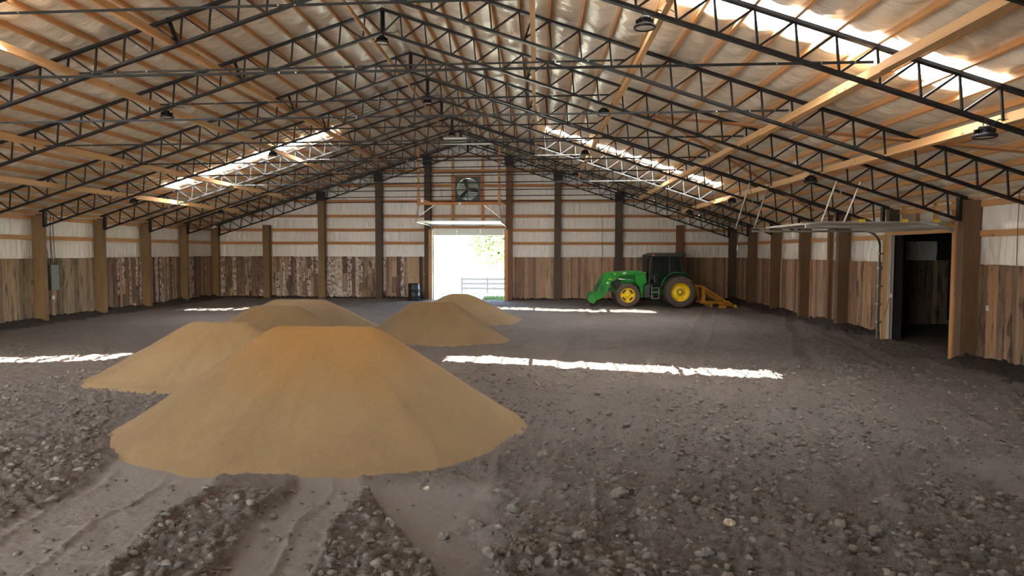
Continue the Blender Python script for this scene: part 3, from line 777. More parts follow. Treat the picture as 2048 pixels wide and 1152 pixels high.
# front wall behind the camera: a wide open doorway
FO = (-15.0, -4.0, 4.4)
mb = MB(); y0, y1 = YF - .06, YF
gable(mb, WL - .15, FO[0], y0, y1, -.4); gable(mb, FO[1], WR + .15, y0, y1, -.4); gable(mb, FO[0], FO[1], y0, y1, FO[2])
wf = mb.build('wall_front', M['insul_wall']); tag(wf, kind='structure')

# posts
side_posts = [(YF + 1.2, 0)] + [(TY[-3] - 3.05 * 3, 0), (TY[-3] - 6.1, 0), (TY[-3] - 3.05, 0)] + [(TY[k], k) for k in sorted(TY)]
lab_l = {2: 'treated timber post left of the grey electric panel', 3: 'treated timber post right of the grey electric panel', 4: 'third visible timber post on the left wall', 5: 'timber post on the left wall one before the back corner', 6: 'timber post in the back left corner'}
lab_r = {-3: 'timber post on the right wall nearest the camera', -2: 'timber post on the right wall beside the camera', -1: 'timber post on the right wall in front of the doorway post', 0: 'thick brown timber post on the near side of the side doorway', 1: 'short dark timber post stub above the side doorway header', 2: 'timber post on the right wall, first beyond the side doorway bay', 3: 'timber post on the right wall, second beyond the side doorway bay', 4: 'timber post on the right wall, third beyond the side doorway bay', 5: 'timber post on the right wall, one before the back corner', 6: 'dark timber post in the back right corner'}
for y, k in side_posts[4:]:
    for s in (-1, 1):
        if s < 0 and k < 1: continue
        yy = y if k < 6 else YB - .13
        mb = MB(); x0, x1 = (WL - .02, XL) if s < 0 else (XR, WR + .02)
        if k == 0: mb.box(x0, x1, yy - .14, yy + .10, -.4, 3.62)
        elif k == 1 and s > 0: mb.box(x0 + .1, x1, yy - .1, yy + .1, DH + .2, 3.62)
        else: mb.box(x0, x1, yy - .1, yy + .1, -.4, 3.62)
        mt = M['post'] if s < 0 else (M['post_dark'] if k in (6, 1) else M['post_brown'])
        o = mb.build('timber_post', mt, bevel=.006); lab = (lab_l if s < 0 else lab_r).get(k, 'treated timber post on the left wall nearest the camera')
        tag(o, lab, 'timber post', 'timber posts along the left wall' if s < 0 else 'timber posts along the right wall')
o = MB().box(WR - .12, WR + .02, 23.05, 23.2, -.4, 3.7).build('timber_post', M['post_red'], bevel=.006); tag(o, 'slim timber post between two thicker posts on the right wall', 'timber post', 'timber posts along the right wall')
BP = [(-13.75, 3.78, 'post', 'timber post on the back wall nearest the left corner'), (-10.93, 99, 'post', 'second timber post from the left corner on the back wall'), (-8.03, 99, 'post_dark', 'dark timber post on the back wall left of the barrel'),
      (-5.57, 99, 'post_dark', 'dark timber post above the left jamb of the back doorway'), (-1.50, 99, 'post_red', 'brown timber post at the right side of the back doorway'), (.90, 99, 'post_dark', 'dark timber post on the back wall, first right of the doorway'),
      (3.92, 99, 'post_dark', 'dark timber post on the back wall above the tractor loader'), (6.92, 3.78, 'post_red', 'timber post on the back wall behind the tractor cab')]
for x, h, mt, lab in BP:
    top = min(h, roofz(x) - .12)
    mb = MB(); z0 = -.4
    if x == -5.57: mb.box(x - .16, x + .16, YB - .40, YB - .08, z0, top)
    else: mb.box(x - .16, x + .16, YB - .40, YB - .08, z0, top)
    o = mb.build('timber_post', M[mt], bevel=.006); tag(o, lab, 'timber post', 'timber posts along the back wall')
    if h > 90:
        mb = MB(); mb.box(x - .22, x + .22, YB - .43, YB - .405, top - .45, top + .02); mb.build('bracket', M['steel_black'], o)
# door trims
for i, (x, y, a) in enumerate(((DX0 - .08, YB - .41, 0), (DX1 + .08, YB - .41, 0))):
    o = MB().box(x - .09, x + .09, y - .05, y, -.3, 3.55).build('trim_%d' % (i + 1), M['pine_z'], bevel=.004); tag(o, kind='structure')
o = MB().box(XR - .02, XR + .12, SY0 - .12, SY0 + .0, -.3, DH).build('trim_3', M['pine_z']); tag(o, kind='structure')
o = MB().box(WR - .14, WR + .10, SY1 + .0, SY1 + .05, -.3, DH).build('trim_4', M['fresh_y']); tag(o, kind='structure')
o = MB().box(WR - .0, WR + .06, SY1 - .03, SY1 + .0, -.3, DH).build('trim_5', M['door_white']); tag(o, kind='structure')

# lean-to room beyond the side doorway
lx, ly = 15.2, 24.0
fx, fy = np.meshgrid(np.arange(WR + .14, lx + .3, .09), np.arange(12., ly + .3, .09), indexing='ij')
fz = .05 * (fbm(fx * .6, fy * .6, 3) - .5) + .03 * (fbm(fx * 5, fy * 5, 3) - .5) + clods(fx, fy, .25, .1, .4, 9, .4) * .5
fa = np.zeros(fx.shape + (4,)); fa[..., 3] = 1
o = fastmesh('floor', np.stack([fx, fy, fz], -1).reshape(-1, 3), gridfaces(*fx.shape), M['dirt'], attr=fa.reshape(-1, 4)); tag(o, kind='structure')
mb = MB(); mb.box(WR + .17, lx, ly + .03, ly + .1, -.3, 3.3, 1); planks(mb, 0, ly + .03, -1, WR + .2, lx, -.2, PLANK_H, lambda p: 0); o = mb.build('wall_side_room_back', [M['planks_dark'], M['black_lining']]); tag(o, kind='structure')
lst = []; wall_insul(lst, (12.55, ly), (1, 0), (0, -1), 1.05, PLANK_H, 2.85, 5); flush(lst, 'insulation', M['insul_wall'], o)
o = MB().box(lx, lx + .1, 12., ly + .1, -.3, 3.3).box(WR + .17, lx, 11.95, 12.05, -.3, 3.3).box(13.75, 14.9, ly - .5, ly - .45, .2, 3.2).build('wall_side_room_right', M['black_lining']); tag(o, kind='structure')
o = MB().box(WR + .165, WR + .2, SY1 + .02, ly + .1, -.3, 3.3).box(WR + .17, WR + .42, SY1 + .02, SY1 + .08, -.3, 3.3).build('wall_side_room_left', M['black_lining']); tag(o, kind='structure')
o = MB().box(WR + .18, lx + .1, 11.95, ly + .1, 3.2, 3.3).build('ceiling', M['black_lining']); tag(o, kind='structure')
o = MB().box(WR + .17, lx + .1, 11.9, ly + .12, 3.32, 3.36).build('ceiling', M['siding']); tag(o, kind='structure')

# ------------------------------------------------------------------ overhead doors
# side door, open and lying on its tracks
d = empty('overhead_door', (8.0, (SY0 + SY1) / 2, 3.1)); tag(d, 'white sectional overhead door lying open above the side doorway', 'garage door')
zt = 3.12
for i in range(5):
    x1 = XR - .05 - i * .60; x0 = x1 - .595; q0 = zt - (.0 if i else .0)
    mb = MB()
    if i == 0:   # curving section at the header
        mb.add([(x0, SY0 + .04, zt), (x1, SY0 + .04, zt - .12), (x1, SY1 - .04, zt - .12), (x0, SY1 - .04, zt), (x0, SY0 + .04, zt + .045), (x1, SY0 + .04, zt - .075), (x1, SY1 - .04, zt - .075), (x0, SY1 - .04, zt + .045)], [(3, 2, 1, 0), (4, 5, 6, 7), (0, 1, 5, 4), (1, 2, 6, 5), (2, 3, 7, 6), (3, 0, 4, 7)])
    else: mb.box(x0, x1, SY0 + .04, SY1 - .04, zt, zt + .045)
    p = mb.build('door_panel', M['door_white'], d); p.location = (-8.0, -(SY0 + SY1) / 2, -3.1)
    for y in (SY0 + .75, SY0 + 1.5, SY0 + 2.2):
        mb = MB().box(x0 + .02, x1 - .02, y - .03, y + .03, zt - .012, zt - .0) if i else None
        if mb: q = mb.build('hinge_strip', M['galv'], p)
for s, y in ((0, SY0 - .02), (1, SY1 + .02)):
    mb = MB(); mb.box(5.95 + (.1 if not s else 0), 9.05, y - .03, y + .03, zt - .10, zt - .045)
    pts = [(9.05, y, zt - .07)] + [(9.05 + .42 * math.sin(t), y, zt - .07 - .42 * (1 - math.cos(t))) for t in np.linspace(.2, PI / 2, 6)] + [(9.47, y, 0.02)]
    for a, b_ in zip(pts[:-1], pts[1:]): mb.beam(a, b_, .06, .03, up=(0, 1, 0))
    mb.box(5.95, 9.3, y - .025, y + .025, zt - .005, zt + .03)
    for z in (.5, 1.0, 1.5, 2.0, 2.4): mb.box(9.44, 9.56, y - .05, y + .06, z, z + .05)
    q = mb.build('door_track', M['galv'], d); q.location = (-8.0, -(SY0 + SY1) / 2, -3.1)
# pairs of hanger angles up to the trusses
mb = MB()
for x, y, ty in ((7.0, SY0 - .02, TY[0]), (6.1, SY1 + .02, TY[1])):
    tz = HB - SL * abs(x - RX) + .05
    mb.beam((x - .1, y, zt), (x + .15, ty, tz + .05), .03, .03); mb.beam((x - .6, y, zt), (x - .35, ty, HB - SL * abs(x - .35 - RX) + .08), .03, .03)
    mb.beam((x - .1, y + .02, zt + .5), (x - .4, ty, HB - SL * abs(x - .4 - RX) + .08), .02, .02)
q = mb.build('track_hanger', M['galv'], d); q.location = (-8.0, -(SY0 + SY1) / 2, -3.1)
mb = MB()
for x in (9.0, 8.3, 7.35): mb.box(x - .12, x + .02, SY0 - .06, SY0 - .035, zt + .02, zt + .09)
q = mb.build('warning_sticker', plain('yellow sticker', (.72, .60, .06), .5), d); q.location = (-8.0, -(SY0 + SY1) / 2, -3.1)

# back door
d = empty('overhead_door', (-3.5, 32.0, 3.7)); tag(d, 'white sectional overhead door open at the back doorway, under a pine hanger frame', 'garage door')
off = Vector((3.5, -32.0, -3.7)); zt = 3.80
mb = MB(); mb.box(DX0, DX1, YB - .03, YB + .02, 3.28, 3.62); p = mb.build('door_panel', M['door_white'], d); p.location = off
for x in (DX0 + .05, DX0 + 1.17, DX0 + 2.36, DX1 - .09): q = MB().box(x, x + .05, YB - .05, YB - .03, 3.28, 3.62).build('hinge_strip', M['galv'], p)
for i in range(6):
    mb = MB(); y1 = 34.05 - i * .62; z0 = zt if i else zt - .0
    mb.box(DX0, DX1, y1 - .6, y1, zt, zt + .045); p = mb.build('door_panel', M['door_white'], d); p.location = off
for x in (DX0 - .05, DX1 + .05):
    mb = MB(); mb.box(x - .03, x + .03, 30.0, 33.9, zt - .08, zt - .03)
    pts = [(x, 33.75, zt - .05)] + [(x, 33.75 + .42 * math.sin(t), zt - .05 - .42 * (1 - math.cos(t))) for t in np.linspace(.2, PI / 2, 6)] + [(x, 34.17, .02)]
    for a, b_ in zip(pts[:-1], pts[1:]): mb.beam(a, b_, .06, .04, up=(1, 0, 0))
    q = mb.build('door_track', M['galv'], d); q.location = off
# pine frame hung from the trusses that carries the tracks
h = empty('hanger_frame', (-3.55, 30.6, 4.6)); tag(h, 'pine frame hanging from the trusses in front of the exhaust fan', 'wood frame'); off = Vector((3.55, -30.6, -4.6))
for x in (-5.42, -1.80): q = MB().box(x - .05, x + .05, 30.58, 30.62, 4.5, 7.15).build('upright', M['pine_z'], h); q.location = off
q = MB().box(-5.5, -1.7, 30.56, 30.60, 4.55, 4.66).build('crossbar', M['pine_x'], h); q.location = off
for a, b_ in (((-5.42, 30.62, 4.8), (-4.95, 31.1, 4.6)), ((-1.8, 30.62, 4.8), (-1.5, 31.4, 4.6)), ((-5.2, 30.6, 4.75), (-4.8, 30.6, 4.6))): q = MB().beam(a, b_, .04, .08).build('knee_brace', M['pine_x'], h); q.location = off
mb = MB()
for a, b_ in (((-5.5, 30.4, 3.8), (-5.42, 30.58, 4.55)), ((-1.68, 30.4, 3.8), (-1.8, 30.58, 4.55)), ((-5.4, 30.6, 4.05), (-4.7, 30.6, 4.55)), ((-1.72, 30.6, 3.95), (-2.5, 30.6, 4.55))): mb.beam(a, b_, .03, .03)
q = mb.build('angle_strut', M['galv'], h); q.location = off
q = MB().box(-5.32, -5.18, 30.5, 30.56, 4.66, 4.78).box(-3.62, -3.5, 30.5, 30.56, 4.55, 4.65).build('junction_box', M['white_plastic'], h); q.location = off

# opener motor at the ridge near the back
h = empty('door_opener', (-3.3, 29.2, 6.6)); tag(h, 'door opener box on a rail high under the ridge before the back wall', 'door opener'); off = Vector((3.3, -29.2, -6.6))
q = MB().box(-3.95, -3.0, 28.1, 28.6, 6.98, 7.14).build('motor_box', M['galv'], h, bevel=.02); q.location = off
q = MB().box(-4.1, -1.9, 28.3, 28.36, 6.86, 6.92).build('rail', M['galv'], h); q.location = off
q = MB().beam((-3.9, 28.3, 7.12), (-3.9, 28.0, 7.4), .03, .03).beam((-3.0, 28.3, 7.12), (-3.0, 28.0, 7.4), .03, .03).build('hanger_strap', M['galv'], h); q.location = off

# ------------------------------------------------------------------ exhaust fan
cx, cz = (FX0 + FX1) / 2, (FZ0 + FZ1) / 2; hw = (FX1 - FX0) / 2; hz = (FZ1 - FZ0) / 2; R = .55
f = empty('exhaust_fan', (cx, YB - .1, cz)); tag(f, 'square black exhaust fan with louvres high above the back doorway', 'fan')
mb = MB(); n = 48; inner = []; outer = []
for i in range(n):
    t = 2 * PI * i / n; c, s = math.cos(t), math.sin(t); k = min(hw / max(abs(c), 1e-6), hz / max(abs(s), 1e-6)); inner.append((R * c, R * s)); outer.append((k * c, k * s))
vs = [(x, 0, z) for x, z in inner] + [(x, 0, z) for x, z in outer] + [(x, .25, z) for x, z in inner] + [(x, .25, z) for x, z in outer]
fs = []
for i in range(n):
    j = (i + 1) % n; fs += [(i, j, n + j, n + i), (2 * n + i, 3 * n + i, 3 * n + j, 2 * n + j), (i, 2 * n + i, 2 * n + j, j), (n + i, n + j, 3 * n + j, 3 * n + i)]
mb.add(vs, fs); mb.build('housing', M['fan_grey'], f)
mb = MB(); mb.box(-hw - .03, hw + .03, -.03, 0, hz - .02, hz + .05).box(-hw - .03, hw + .03, -.03, 0, -hz - .05, -hz + .02).box(-hw - .05, -hw + .02, -.03, 0, -hz, hz).box(hw - .02, hw + .05, -.03, 0, -hz, hz); mb.build('trim_frame', M['pine_x'], f)
MB().cyl((0, -.02, 0), (0, .14, 0), .09, n=20).build('hub', M['fan_grey'], f)
bm_ = MB(); prof = [(.08, -.05), (.3, -.10), (.52, -.14), (.53, .06), (.3, .07), (.08, .05)]
vs = [(x, .04 + z * .35, z) for x, z in prof] + [(x, .05 + z * .35, z) for x, z in prof]; k = len(prof)
bm_.add(vs, [tuple(range(k - 1, -1, -1)), tuple(range(k, 2 * k))] + [(i, (i + 1) % k, k + (i + 1) % k, k + i) for i in range(k)])
b0 = bm_.build('blade', M['fan_grey'], f); b0.rotation_euler = (0, math.radians(5), 0)
for a in (125, 245): b1 = b0.copy(); COL.objects.link(b1); b1.parent = f; b1.rotation_euler = (0, math.radians(a), 0)
MB().box(-.02, .02, -.02, .0, -R, R).box(-R, R, .1, .12, -.015, .015).build('guard_bar', M['fan_grey'], f)
for i in range(11):
    z = -.5 + i * .1; MB().box(-.6, .6, -.050, .050, -.004, .004, R=Matrix.Rotation(math.radians(-72), 3, 'X')).build('louvre', M['louvre'], f).location = (0, .34, z)

# ------------------------------------------------------------------ pendant lamps
def make_lamp():
    t = empty('pendant_lamp')
    MB().lathe([(0, .0), (.075, 0), (.085, -.02), (.085, -.075), (.11, -.10), (.15, -.115), (.155, -.14), (.14, -.155), (.125, -.148)], (0, 0, -.06), n=28).build('housing', M['lamp_black'], t, smooth=True)
    mb = MB()
    for i in range(20):
        a = 2 * PI * i / 20; mb.box(.08, .125, -.003, .003, -.165, -.10, R=Matrix.Rotation(a, 3, 'Z'))
    mb.build('cooling_fins', M['lamp_black'], t)
    MB().lathe([(0, -.205), (.09, -.205), (.128, -.20)], (0, 0, 0), n=28).build('lens', M['lens'], t, smooth=True)
    pts = [(.028 * math.cos(a), 0, -.03 + .028 * math.sin(a)) for a in np.linspace(0, 2 * PI, 13)]
    MB().tube(pts, .007).cyl((0, 0, -.0), (0, 0, .03), .008).build('hook', M['lamp_black'], t)
    pts = [(.05, 0, -.06), (.12, .01, -.02), (.18, 0, .035), (.26, .0, .02), (.34, 0, .045), (.42, .01, -.0)]
    MB().tube(pts, .007).build('cord', M['lamp_black'], t)
    MB().box(.05, .09, -.02, .02, -.115, -.06).build('driver_box', M['white_plastic'], t)
    return t
lamp = make_lamp(); reg(lamp); first = True
LN = {-2: 'nearest truss', 0: 'truss by the doorway post', 2: 'truss by the grey electric panel', 4: 'row nearest the back wall'}
RN = {-9.6: 'far left of the ridge', -5: 'left of the ridge', 0: 'directly under the ridge', 5: 'right of the ridge', 9.6: 'far right of the ridge'}
for k in (-2, 0, 2, 4):
    for r in (-9.6, -5, 0, 5, 9.6):
        if k == -2 and r < 0: continue
        if k == -2 and r == 0: continue
        if k == 0 and r == -9.6: continue
        o = lamp if first else copy_tree(lamp); first = False
        o.location = (RX + r, TY[k] - .07, HB - SL * abs(r) - .02); tag(o, 'round black lamp %s, on the %s' % (RN[r], LN[k]), 'lamp', 'black pendant lamps under the trusses')

# ------------------------------------------------------------------ electric panel, cables, small items
p = empty('electric_panel', (WL + .03, 22.55, 1.12)); tag(p, 'grey metal electric panel on the left plank wall with conduits above', 'electric panel')
MB().box(0, .14, -.20, .20, 0, .86).build('cabinet', M['grey_box'], p, bevel=.008); MB().box(.14, .15, -.17, .17, .04, .82).build('cabinet_door', M['grey_box'], p); MB().box(.15, .165, .12, .15, .38, .46).build('latch', M['galv'], p)
for i, (y, b_) in enumerate(((-.2, .18), (-.06, -.02), (.0, .05), (.12, .03))):
    MB().tube([(.06, y, .86), (.06, y, 1.2), (.05, y - b_ * .6, 1.75), (.05, y - b_, 2.25), (.10, y - b_ * .5, 2.6)], .011).build('conduit', M['wire'], p)
o = MB().box(WL + .03, WL + .09, 22.5, 22.62, .80, .93).build('outlet_box', M['white_plastic'], bevel=.01); tag(o, 'small white outlet box below the grey electric panel', 'outlet')
o = MB().box(WR - .05, WR - .02, 15.05, 15.13, 1.2, 1.32).build('outlet_box', M['white_plastic'], bevel=.006); tag(o, 'small metal outlet on the planks right of the brown doorway post', 'outlet')
o = MB().box(WR - .07, WR - .03, 19.05, 19.13, 1.22, 1.34).build('outlet_box', M['white_plastic'], bevel=.006); tag(o, 'small outlet by the far jamb of the side doorway', 'outlet')
o = MB().box(-5.83, -5.77, YB - .06, YB - .03, 1.28, 1.37).build('outlet_box', M['white_plastic'], bevel=.006); tag(o, 'small white outlet left of the back doorway', 'outlet')
for i, dz in enumerate((0, .05, .11)):
    yy = TY[2] + .25 + i * .12; pts = []
    for s in np.linspace(12.6, 1.5, 26): pts.append((RX - s, yy + .02 * math.sin(s * 3), HT - SL * s - .16 - dz - .03 * abs(math.sin(s * 1.4 + i))))
    o = MB().tube(pts, .009, n=5).build('power_cable', M['wire']); tag(o, ['top', 'middle', 'lowest'][i] + ' of three cables run up the left slope from the electric panel', 'cable', 'cables under the left roof slope')
o = MB().tube([(WR + .04 - .1, 14.2, 3.75), (WR - .06, 14.22, 3.0), (WR - .03, 14.25, 2.2)], .008).build('power_cable', M['wire']); tag(o, 'black cable down the white insulation right of the doorway post', 'cable')
o = MB().tube([(3.1, YB - .03, 4.3), (3.14, YB - .04, 3.6), (3.12, YB - .03, 2.9), (3.15, YB - .03, 2.2)], .012).build('power_cable', M['wire']); tag(o, 'dark cable hanging down the back insulation above the loader', 'cable')
o = MB().tube([(WR - .06, 19.2, 1.2), (WR - .08, 19.25, .9), (WR - .08, 19.5, .6), (WR - .08, 19.9, .28), (WR - .2, 20.1, .16)], .008).build('power_cable', M['orange_cord']); tag(o, 'orange cord hanging from the outlet by the far door jamb', 'cable')
b_ = empty('barrel', (-6.15, 33.35, 0)); tag(b_, 'black plastic drum standing by the left jamb of the back doorway', 'barrel')
MB().lathe([(0, 0), (.27, 0), (.285, .02), (.285, .28), (.295, .30), (.285, .32), (.285, .58), (.295, .60), (.285, .62), (.285, .86), (.275, .89), (.265, .86), (0, .86)], (0, 0, 0), n=32).build('drum', M['barrel'], b_, smooth=True)
MB().lathe([(.275, .84), (.30, .84), (.30, .88), (.275, .885)], (0, 0, 0), n=32).build('rim', M['barrel'], b_, smooth=True)

# ------------------------------------------------------------------ tractor
SCL = .02203
def T1(x, y): return ((1160 + x / 8.23 - 1358) * SCL, (123.2 - y / 8.23) * SCL)
def T2(x, y): return ((1280 + x / 8.23 - 1358) * SCL, (123.2 - y / 8.23) * SCL)
tr = empty('tractor', (6.15, 29.9, .02)); tag(tr, 'green farm tractor with front loader and yellow wheels by the back wall', 'tractor')
def wheel(name, x, yc, R, rr, w, lugs, near):
    t = MB(); prof = [(rr, -w * .42), (rr * 1.06, -w * .46), (R * .80, -w * .5), (R * .93, -w * .46), (R * .955, -w * .3), (R * .96, 0), (R * .955, w * .3), (R * .93, w * .46), (R * .80, w * .5), (rr * 1.06, w * .46), (rr, w * .42)]
    t.lathe(prof, (0, 0, 0), 'y', 48)
    for i in range(lugs):
        for s in (-1, 1):
            a = 2 * PI * (i + (.5 if s > 0 else 0)) / lugs; am = .20
            # chevron lug from shoulder to the centre line
            vs = []
            for q, (yy, da, r0, r1) in enumerate(((s * w * .51, 0, R * .86, R * .955), (s * w * .30, am * .5, R * .94, R * 1.0), (s * .01, am, R * .95, R * 1.0))):
                for aw in (-.035, .035):
                    for r_ in (r0, r1): vs.append((r_ * math.cos(a + da + aw), yy, r_ * math.sin(a + da + aw)))
            fs = []
            for q in range(2):
                o_ = q * 4; fs += [(o_, o_ + 1, o_ + 5, o_ + 4), (o_ + 1, o_ + 3, o_ + 7, o_ + 5), (o_ + 3, o_ + 2, o_ + 6, o_ + 7)]
            fs += [(0, 2, 3, 1), (8, 9, 11, 10)]; t.add(vs, fs)
    tt = t.build(name, M['rubber'], tr); tt.location = (x, yc, R)
    s = -1 if near else 1
    rim = MB(); rim.lathe([(rr, s * w * .44), (rr * 1.03, s * w * .45), (rr * .97, s * w * .40), (rr * .9, s * w * .30), (rr * .86, s * w * .10), (rr * .6, s * w * .12), (rr * .5, s * w * .16), (rr * .28, s * w * .17), (rr * .26, s * w * .30), (rr * .12, s * w * .32), (0, s * w * .32)], (0, 0, 0), 'y', 40)
    for i in range(8): a = 2 * PI * i / 8; rim.cyl((rr * .4 * math.cos(a), s * w * .15, rr * .4 * math.sin(a)), (rr * .4 * math.cos(a), s * w * .21, rr * .4 * math.sin(a)), .016, n=8)
    rm = rim.build('wheel_rim', M['yellow'], tt, smooth=True)
    if R < .6:
        for i in range(4):
            a = 2 * PI * (i + .5) / 4; pm = MB(); vs = []
            for da in (-.42, -.14, .14, .42):
                for rq in (.60, .82): vs.append((rr * rq * math.cos(a + da), s * w * .125 - .0, rr * rq * math.sin(a + da)))
            pm.add(vs + [(x_, y_ + s * .035, z_) for x_, y_, z_ in vs], [(0, 2, 3, 1), (2, 4, 5, 3), (4, 6, 7, 5), (8, 9, 11, 10), (10, 11, 13, 12), (12, 13, 15, 14), (0, 1, 9, 8), (6, 14, 15, 7), (1, 3, 11, 9), (3, 5, 13, 11), (5, 7, 15, 13), (0, 8, 10, 2), (2, 10, 12, 4), (4, 12, 14, 6)])
            pm.build('rim_slot', M['black_plastic'], rm)
RF, RRr = .545, .70
xf = (1255 - 1358) * SCL
wheel('tire', 0, .23, RRr, .40, .44, 22, True); wheel('tire', 0, 1.85, RRr, .40, .44, 22, False)
wheel('tire', xf, .26, RF, .315, .34, 20, True); wheel('tire', xf, 1.80, RF, .315, .34, 20, False)
# chassis: engine block, transmission, axles
mb = MB(); mb.box(-2.75, .35, .78, 1.30, .52, .95).box(-2.3, -.9, .72, 1.36, .62, 1.05).cyl((0, .1, RRr), (0, 1.98, RRr), .13, n=16).cyl((xf, .2, RF), (xf, 1.85, RF), .09, n=14).box(-.35, .45, .7, 1.38, .5, 1.15)
mb.build('chassis', M['green_dark'], tr, bevel=.02)
def TP(l, f=T1): return [f(*q) for q in l]
mb = MB(); mb.prism(TP([(560, 520), (640, 455), (1110, 430), (1125, 640), (690, 690), (570, 610)]), .68, 1.40); mb.build('hood', M['green'], tr, bevel=.05)
mb = MB(); mb.prism(TP([(540, 560), (680, 545), (690, 690), (610, 700), (555, 660)]), .64, 1.44); mb.build('grille', M['black_plastic'], tr, bevel=.04)
mb = MB(); mb.prism(TP([(920, 540), (1060, 540), (1060, 580), (920, 580)]), .665, .675); mb.build('side_vent', M['black_plastic'], tr)
mb = MB(); mb.prism(TP([(1015, 440), (1100, 436), (1100, 458), (1018, 462)]), .655, .678); mb.build('hood_decal', M['yellow'], tr)
mb = MB(); mb.prism(TP([(540, 690), (700, 690), (700, 760), (580, 770)]), .75, 1.33); mb.prism(TP([(480, 690), (590, 720), (590, 770), (545, 780), (480, 730)]), .70, .95); mb.build('front_weight_bracket', M['green_dark'], tr, bevel=.01)
# loader
def arms(lst, name, mt, y0, w, bev=.01):
    for a in (y0, 2.06 - y0 - w):
        m_ = MB(); m_.prism(lst, a, a + w); o = m_.build(name, mt, tr, bevel=bev)
    return o
arms(TP([(455, 445), (920, 416), (1050, 425), (1050, 470), (930, 470), (650, 502), (600, 560), (520, 600), (440, 520)]), 'loader_boom', M['green'], .46, .12)
arms(TP([(430, 455), (530, 540), (520, 620), (440, 790), (385, 850), (310, 900), (250, 870), (250, 790), (320, 690), (370, 560)]), 'loader_lower_arm', M['green'], .44, .14)
arms(TP([(165, 810), (240, 780), (250, 860), (290, 890), (235, 965), (180, 945), (140, 905)]), 'bucket_carrier', M['green'], .42, .22)
MB().cyl((T1(225, 860)[0], .5, T1(225, 860)[1]), (T1(225, 860)[0], 1.6, T1(225, 860)[1]), .045).build('carrier_crossbar', M['green'], tr)
MB().cyl((T1(480, 640)[0], .5, T1(480, 640)[1]), (T1(480, 640)[0], 1.6, T1(480, 640)[1]), .07).build('loader_cross_tube', M['green_dark'], tr)
arms(TP([(345, 650), (420, 655), (425, 700), (395, 780), (350, 790), (335, 740)]), 'arm_cover', M['green_dark'], .425, .02, .02)
for y in (.50, 1.56):
    a = T1(640, 545); b2 = T1(880, 575); mb = MB().cyl((a[0], y, a[1]), (b2[0], y, b2[1]), .022, mi=0); c2 = T1(760, 560); mb.cyl((c2[0], y, c2[1]), (b2[0] + .1, y, b2[1] - .01), .038, mi=1); mb.build('lift_cylinder', [M['chrome'], M['green']], tr)
    a = T1(425, 480); b2 = T1(265, 755); MB().cyl((a[0], y, a[1]), (b2[0], y, b2[1]), .03).build('tilt_cylinder', M['black_plastic'], tr)
arms(TP([(920, 480), (1060, 470), (1115, 600), (1060, 640), (1050, 850), (1010, 850), (990, 690), (920, 590)]), 'loader_mast', M['green'], .48, .16)
mb = MB(); mb.prism(TP([(710, 440), (765, 434), (765, 460), (712, 468)]), .45, .46); mb.prism(TP([(447, 600), (475, 595), (480, 625), (452, 630)]), .43, .44); mb.build('white_decal', M['white_plastic'], tr)
mb = MB(); mb.prism(TP([(568, 456), (594, 454), (594, 480), (568, 482)]), .452, .46); mb.prism(TP([(475, 545), (530, 541), (530, 556), (475, 560)]), .43, .44); dc = mb.build('yellow_decal', M['yellow'], tr)
mb = MB(); mb.prism(TP([(573, 470), (577, 460), (583, 466), (590, 470), (588, 475), (582, 472), (576, 477)]), .448, .453); mb.build('leaping_mark', M['green_dark'], dc)
mb = MB(); mb.prism(TP([(1060, 650), (1150, 640), (1155, 850), (1065, 855)]), .35, .75); mb.build('fuel_tank', M['charcoal'], tr, bevel=.03)
mb = MB()
for y in (.30,):
    for (x, z, x2, z2) in ((1175, 640, 1180, 868), (1300, 690, 1300, 868), (1175, 762, 1300, 762), (1175, 866, 1300, 866)):
        a = T1(x, z); b2 = T1(x2, z2); mb.beam((a[0], y, a[1]), (b2[0], y, b2[1]), .03, .03)
for z in (762, 866, 690):
    a = T1(1175, z); b2 = T1(1300, z); mb.box(a[0], b2[0], .30, .50, a[1] - .012, a[1] + .012)
mb.build('step_ladder', M['grey_box'], tr)
# cab
rf = MB(); rf.prism(TP([(110, 150), (200, 122), (715, 125), (735, 150), (735, 182), (120, 178)], T2), .22, 1.84); rf = rf.build('cab_roof', M['black_plastic'], tr, bevel=.03)
mb = MB(); mb.prism(TP([(170, 128), (215, 112), (690, 116), (715, 128), (680, 140), (200, 142)], T2), .28, 1.78); mb.build('roof_cap', M['green_dark'], rf, bevel=.02)
mb = MB(); a = T2(205, 150); mb.box(a[0] - .05, a[0] + .05, .17, .23, a[1] - .04, a[1] + .03); mb.build('marker_light', plain('amber lens', (.55, .12, .04), .3), tr)
def pillar(p0, p1, w, y):
    a = T2(*p0); b2 = T2(*p1); m_ = MB().beam((a[0], y, a[1]), (b2[0], y, b2[1]), w, .06, up=(0, 1, 0)); m_.build('cab_pillar', M['black_plastic'], tr)
for y in (.32, 1.74):
    pillar((165, 170), (150, 620), .09, y); pillar((478, 175), (480, 470), .06, y); pillar((650, 180), (700, 440), .07, y); pillar((195, 180), (190, 560), .04, y - .02)
def pane(lst, y, name='side_window'):
    m_ = MB(); m_.prism(TP(lst, T2), y, y + .01); m_.build(name, M['cab_glass'], tr)
for y in (.33, 1.73):
    pane([(195, 182), (470, 182), (470, 450), (350, 560), (300, 680), (200, 690)], y); pane([(485, 182), (650, 182), (695, 430), (485, 440)], y)
